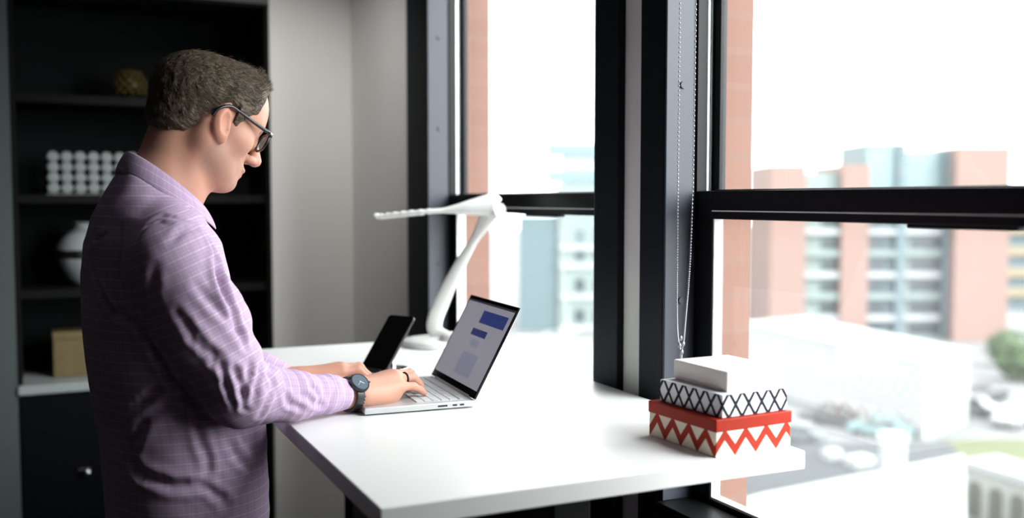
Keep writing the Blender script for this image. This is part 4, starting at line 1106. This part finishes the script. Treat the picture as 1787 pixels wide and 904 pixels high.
# grey glass office block in the farther window
gb_ = proj_depth(985, 125, GZ); gpx = FPX / 125
office = thing('office_block', 'hazy blue-grey glass office block seen through the farther window', 'building', tuple(gb_), -YAW)
def OX(u): return (u - 985) / gpx
def OZ(v): return (350 - v) / gpx + EYE[2] - GZ
wl = MB().box((OX(905), 0, 0), (OX(975), 9, OZ(378))).build('low_wing', M['o_teal'], office)
wh = MB().box((OX(975.5), -.5, 0), (OX(1130), 12, OZ(322))).build('tall_wing', M['o_pale'], office)
for v in (238, 290): MB().box((OX(960), 14, OZ(v + 26)), (OX(1130), 18, OZ(v))).build('rooftop_volume', M['o_aqua'], office)
MB().box((OX(990), 14.5, OZ(400)), (OX(1120), 17.5, OZ(264))).build('rear_wing', M['o_white'], office)
for v in (400, 432, 486, 540):
    for u in (1003, 1036, 1069, 1102):
        MB().box((OX(u), -.58, OZ(v + 22)), (OX(u + 17), -.49, OZ(v))).build('window', M['o_win'] if v > 420 else M['o_teal'], wh)
    MB().box((OX(976), -.9, OZ(v + 36)), (OX(1130), -.5, OZ(v + 28))).build('ledge', M['o_white'], wh)

# long white block imitating a reflection in the window glass
refl_block = thing('white_reflection_block', 'long low white block standing in for a window reflection beyond the boxes', 'building', (0, 0, GZ))
fp = [P2(1300, 668, GZ), P2(1612, 768, GZ), P2(1688, 738, GZ), P2(1400, 655, GZ)]
MB().prism(fp, 0, 5.2).build('walls', M['o_white'], refl_block)
MB().prism([tuple((np.array(p) - np.mean(fp, 0)) * 1.03 + np.mean(fp, 0)) for p in fp], 5.2, 5.5).build('roof', M['o_white'], refl_block)
# nearer white building: flat roof, chimney; slate roof beyond its parapet
wbz = -7.6
near = thing('white_building', 'white flat-roofed building with a chimney below the nearer window', 'building', (0, 0, GZ))
poly = [P2(1180, 905, wbz), P2(1330, 862, wbz), P2(1682, 793, wbz), P2(1690, 1050, wbz), P2(1150, 1050, wbz)]
MB().prism(poly, 0, wbz - GZ).build('walls', M['o_white'], near)
cpt = P2(1557, 818, wbz)
MB().lathe([(.42, 0), (.42, 1.0), (.50, 1.02), (.50, 1.18), (.1, 1.2)], 20, (cpt[0], cpt[1], wbz - GZ)).build('chimney', M['o_white'], near)
slate = thing('slate_roofed_annex', 'annex with dark slate roof behind the white chimney', 'building', (0, 0, GZ))
sz = -9.0
MB().prism([P2(1150, 905, sz), P2(1330, 775, sz), P2(1655, 770, sz), P2(1690, 812, sz), P2(1330, 905, sz)], 0, sz - GZ - .15).build('walls', M['o_white'], slate)
MB().prism([P2(1150, 905, sz), P2(1330, 775, sz), P2(1655, 770, sz), P2(1690, 812, sz), P2(1330, 905, sz)], sz - GZ - .15, sz - GZ).build('roof', M['o_roof'], slate)
for (u, v, s_) in ((1500, 812, .5), (1452, 800, .35)):
    q = P2(u, v, sz); MB().box((q[0] - s_, q[1] - s_ * .7, sz - GZ), (q[0] + s_, q[1] + s_ * .7, sz - GZ + .35)).build('roof_vent', M['o_white'], slate)
# wall with arched windows
az_ = -8.2
arch = thing('arched_building', 'cream building with a row of arched windows, lower right corner', 'building', (0, 0, GZ))
A0, A1 = np.array(P2(1686, 801, az_)), np.array(P2(1840, 846, az_)); dv = (A1 - A0); Ld = np.linalg.norm(dv); dv /= Ld; nn2 = np.array([dv[1], -dv[0]])
if nn2 @ A0 > 0: nn2 = -nn2
bkd = -nn2 * 1.6
MB().prism([tuple(A0), tuple(A1), tuple(A1 + bkd), tuple(A0 + bkd)], 0, az_ - GZ).build('walls', mat('cream_render', (0.1848, 0.1911, 0.1764), .8), arch)
MB().prism([tuple(A0 + nn2 * .12), tuple(A1 + nn2 * .12), tuple(A1), tuple(A0)], az_ - GZ - .28, az_ - GZ).build('cornice', M['o_white'], arch)
for k in range(6):
    c2 = A0 + dv * (.45 + .92 * k); z1 = az_ - GZ - 1.0; pr_ = []
    for k2 in range(9):
        an = PI * k2 / 8; pr_.append((-.27 * math.cos(an), z1 + .27 * math.sin(an)))
    pr_ = [(-.27, z1 - 1.1)] + pr_ + [(.27, z1 - 1.1)]
    MB().loft([[(c2[0] + dv[0] * a + nn2[0] * o_, c2[1] + dv[1] * a + nn2[1] * o_, b) for a, b in pr_] for o_ in (-.02, .05)]).build('arched_window', M['o_olive'], arch)

# trees
def tree(name, label, u, v, h, r, seed, group='trees outside the nearer window'):
    b = gp(u, v, GZ); t = thing(name, label, 'tree', (float(b[0]), float(b[1]), GZ), 0, group); rs2 = np.random.RandomState(seed); f = MB()
    for k in range(26):
        d = rs2.normal(size=3); d /= np.linalg.norm(d); c = np.array([0, 0, h - r]) + d * r * .7 * rs2.uniform(.4, 1); f.ball(tuple(c), tuple(r * rs2.uniform(.28, .46) * np.array([1, 1, .85])), 9, 6)
    for k in range(500):
        d = rs2.normal(size=3); d /= np.linalg.norm(d); c = np.array([0, 0, h - r]) + d * r * rs2.uniform(.75, 1.12); e1 = rs2.normal(size=3) * .16; e2 = rs2.normal(size=3) * .16; f.add([c, c + e1, c + e1 + e2, c + e2], [(0, 1, 2, 3)])
    f.build('crown', M['o_tree'], t); MB().tube([(0, 0, 0), (.05, 0, h * .35), (0, 0, h - r)], [.22, .17, .1], 8).build('trunk', M['o_bark'], t)
tree('street_tree', 'round green tree at the right edge beside the brick tower', 1786, 665, 4.6, 2.4, 1)
tree('street_tree', 'smaller green tree just behind the round tree at the right edge', 1752, 640, 3.6, 1.7, 2)

# cars
wheel_m = mat('black_tyre', (0.02, 0.02, 0.02), .7); cglass = mat('car_window_glass', (0.0144, 0.0198, 0.0216), .15)
def make_car(name, label, loc, rz, paint):
    t = thing(name, label, 'car', loc, rz, 'parked cars below the windows')
    pr2 = [(-2.1, .35), (-2.15, .75), (-1.5, .92), (-1.0, 1.38), (.55, 1.42), (1.15, .95), (2.05, .78), (2.15, .38)]
    MB().loft([[(x_, y_ * (1 - .12 * (z_ > 1)), z_) for x_, z_ in pr2] for y_ in (-.86, -.84, .84, .86)]).build('body', paint, t, bevel=.05)
    MB().loft([[(x_, y_ * (1 - .10 * (z_ > 1.2)), z_) for x_, z_ in ((-1.42, .95), (-.98, 1.33), (.52, 1.36), (1.05, .97))] for y_ in (-.875, .875)]).build('side_windows', cglass, t)
    MB().loft([[(x_, y_, z_) for x_, z_ in ((1.17, .97), (.60, 1.40), (.55, 1.36), (1.08, .95))] for y_ in (-.70, .70)]).build('windscreen', cglass, t)
    for x_ in (-1.35, 1.35):
        for s in (-1, 1): MB().tube([(x_, s * .70, .33), (x_, s * .88, .33)], .33, 18).build('wheel', wheel_m, t)
    return t
cw = mat('white_car_paint', (0.216, 0.2196, 0.2232), .3); cd_ = mat('dark_car_paint', (0.018, 0.0198, 0.0216), .3); cs2 = mat('silver_car_paint', (0.126, 0.1368, 0.144), .3, .4); ca_ = mat('aqua_car_paint', (0.0864, 0.1512, 0.1584), .3)
for lab, u, v, rz, pm in (('white car nearest the lawn strip, right edge', 1770, 742, .3, cw), ('dark car parked in front of the brick tower base', 1722, 700, .2, cd_), ('silver car just in front of the dark car below the tower', 1690, 722, 1.9, cs2),
                          ('dark car on the street just right of the box stack', 1447, 741, 2.2, cd_), ('aqua car between the dark car and the white chimney', 1535, 762, 2.2, ca_), ('silver car nearest the desk corner on the street', 1385, 772, 2.2, cs2)):
    p = gp(u, v, GZ); make_car('car', lab, (float(p[0]), float(p[1]), GZ + .001), rz, pm)
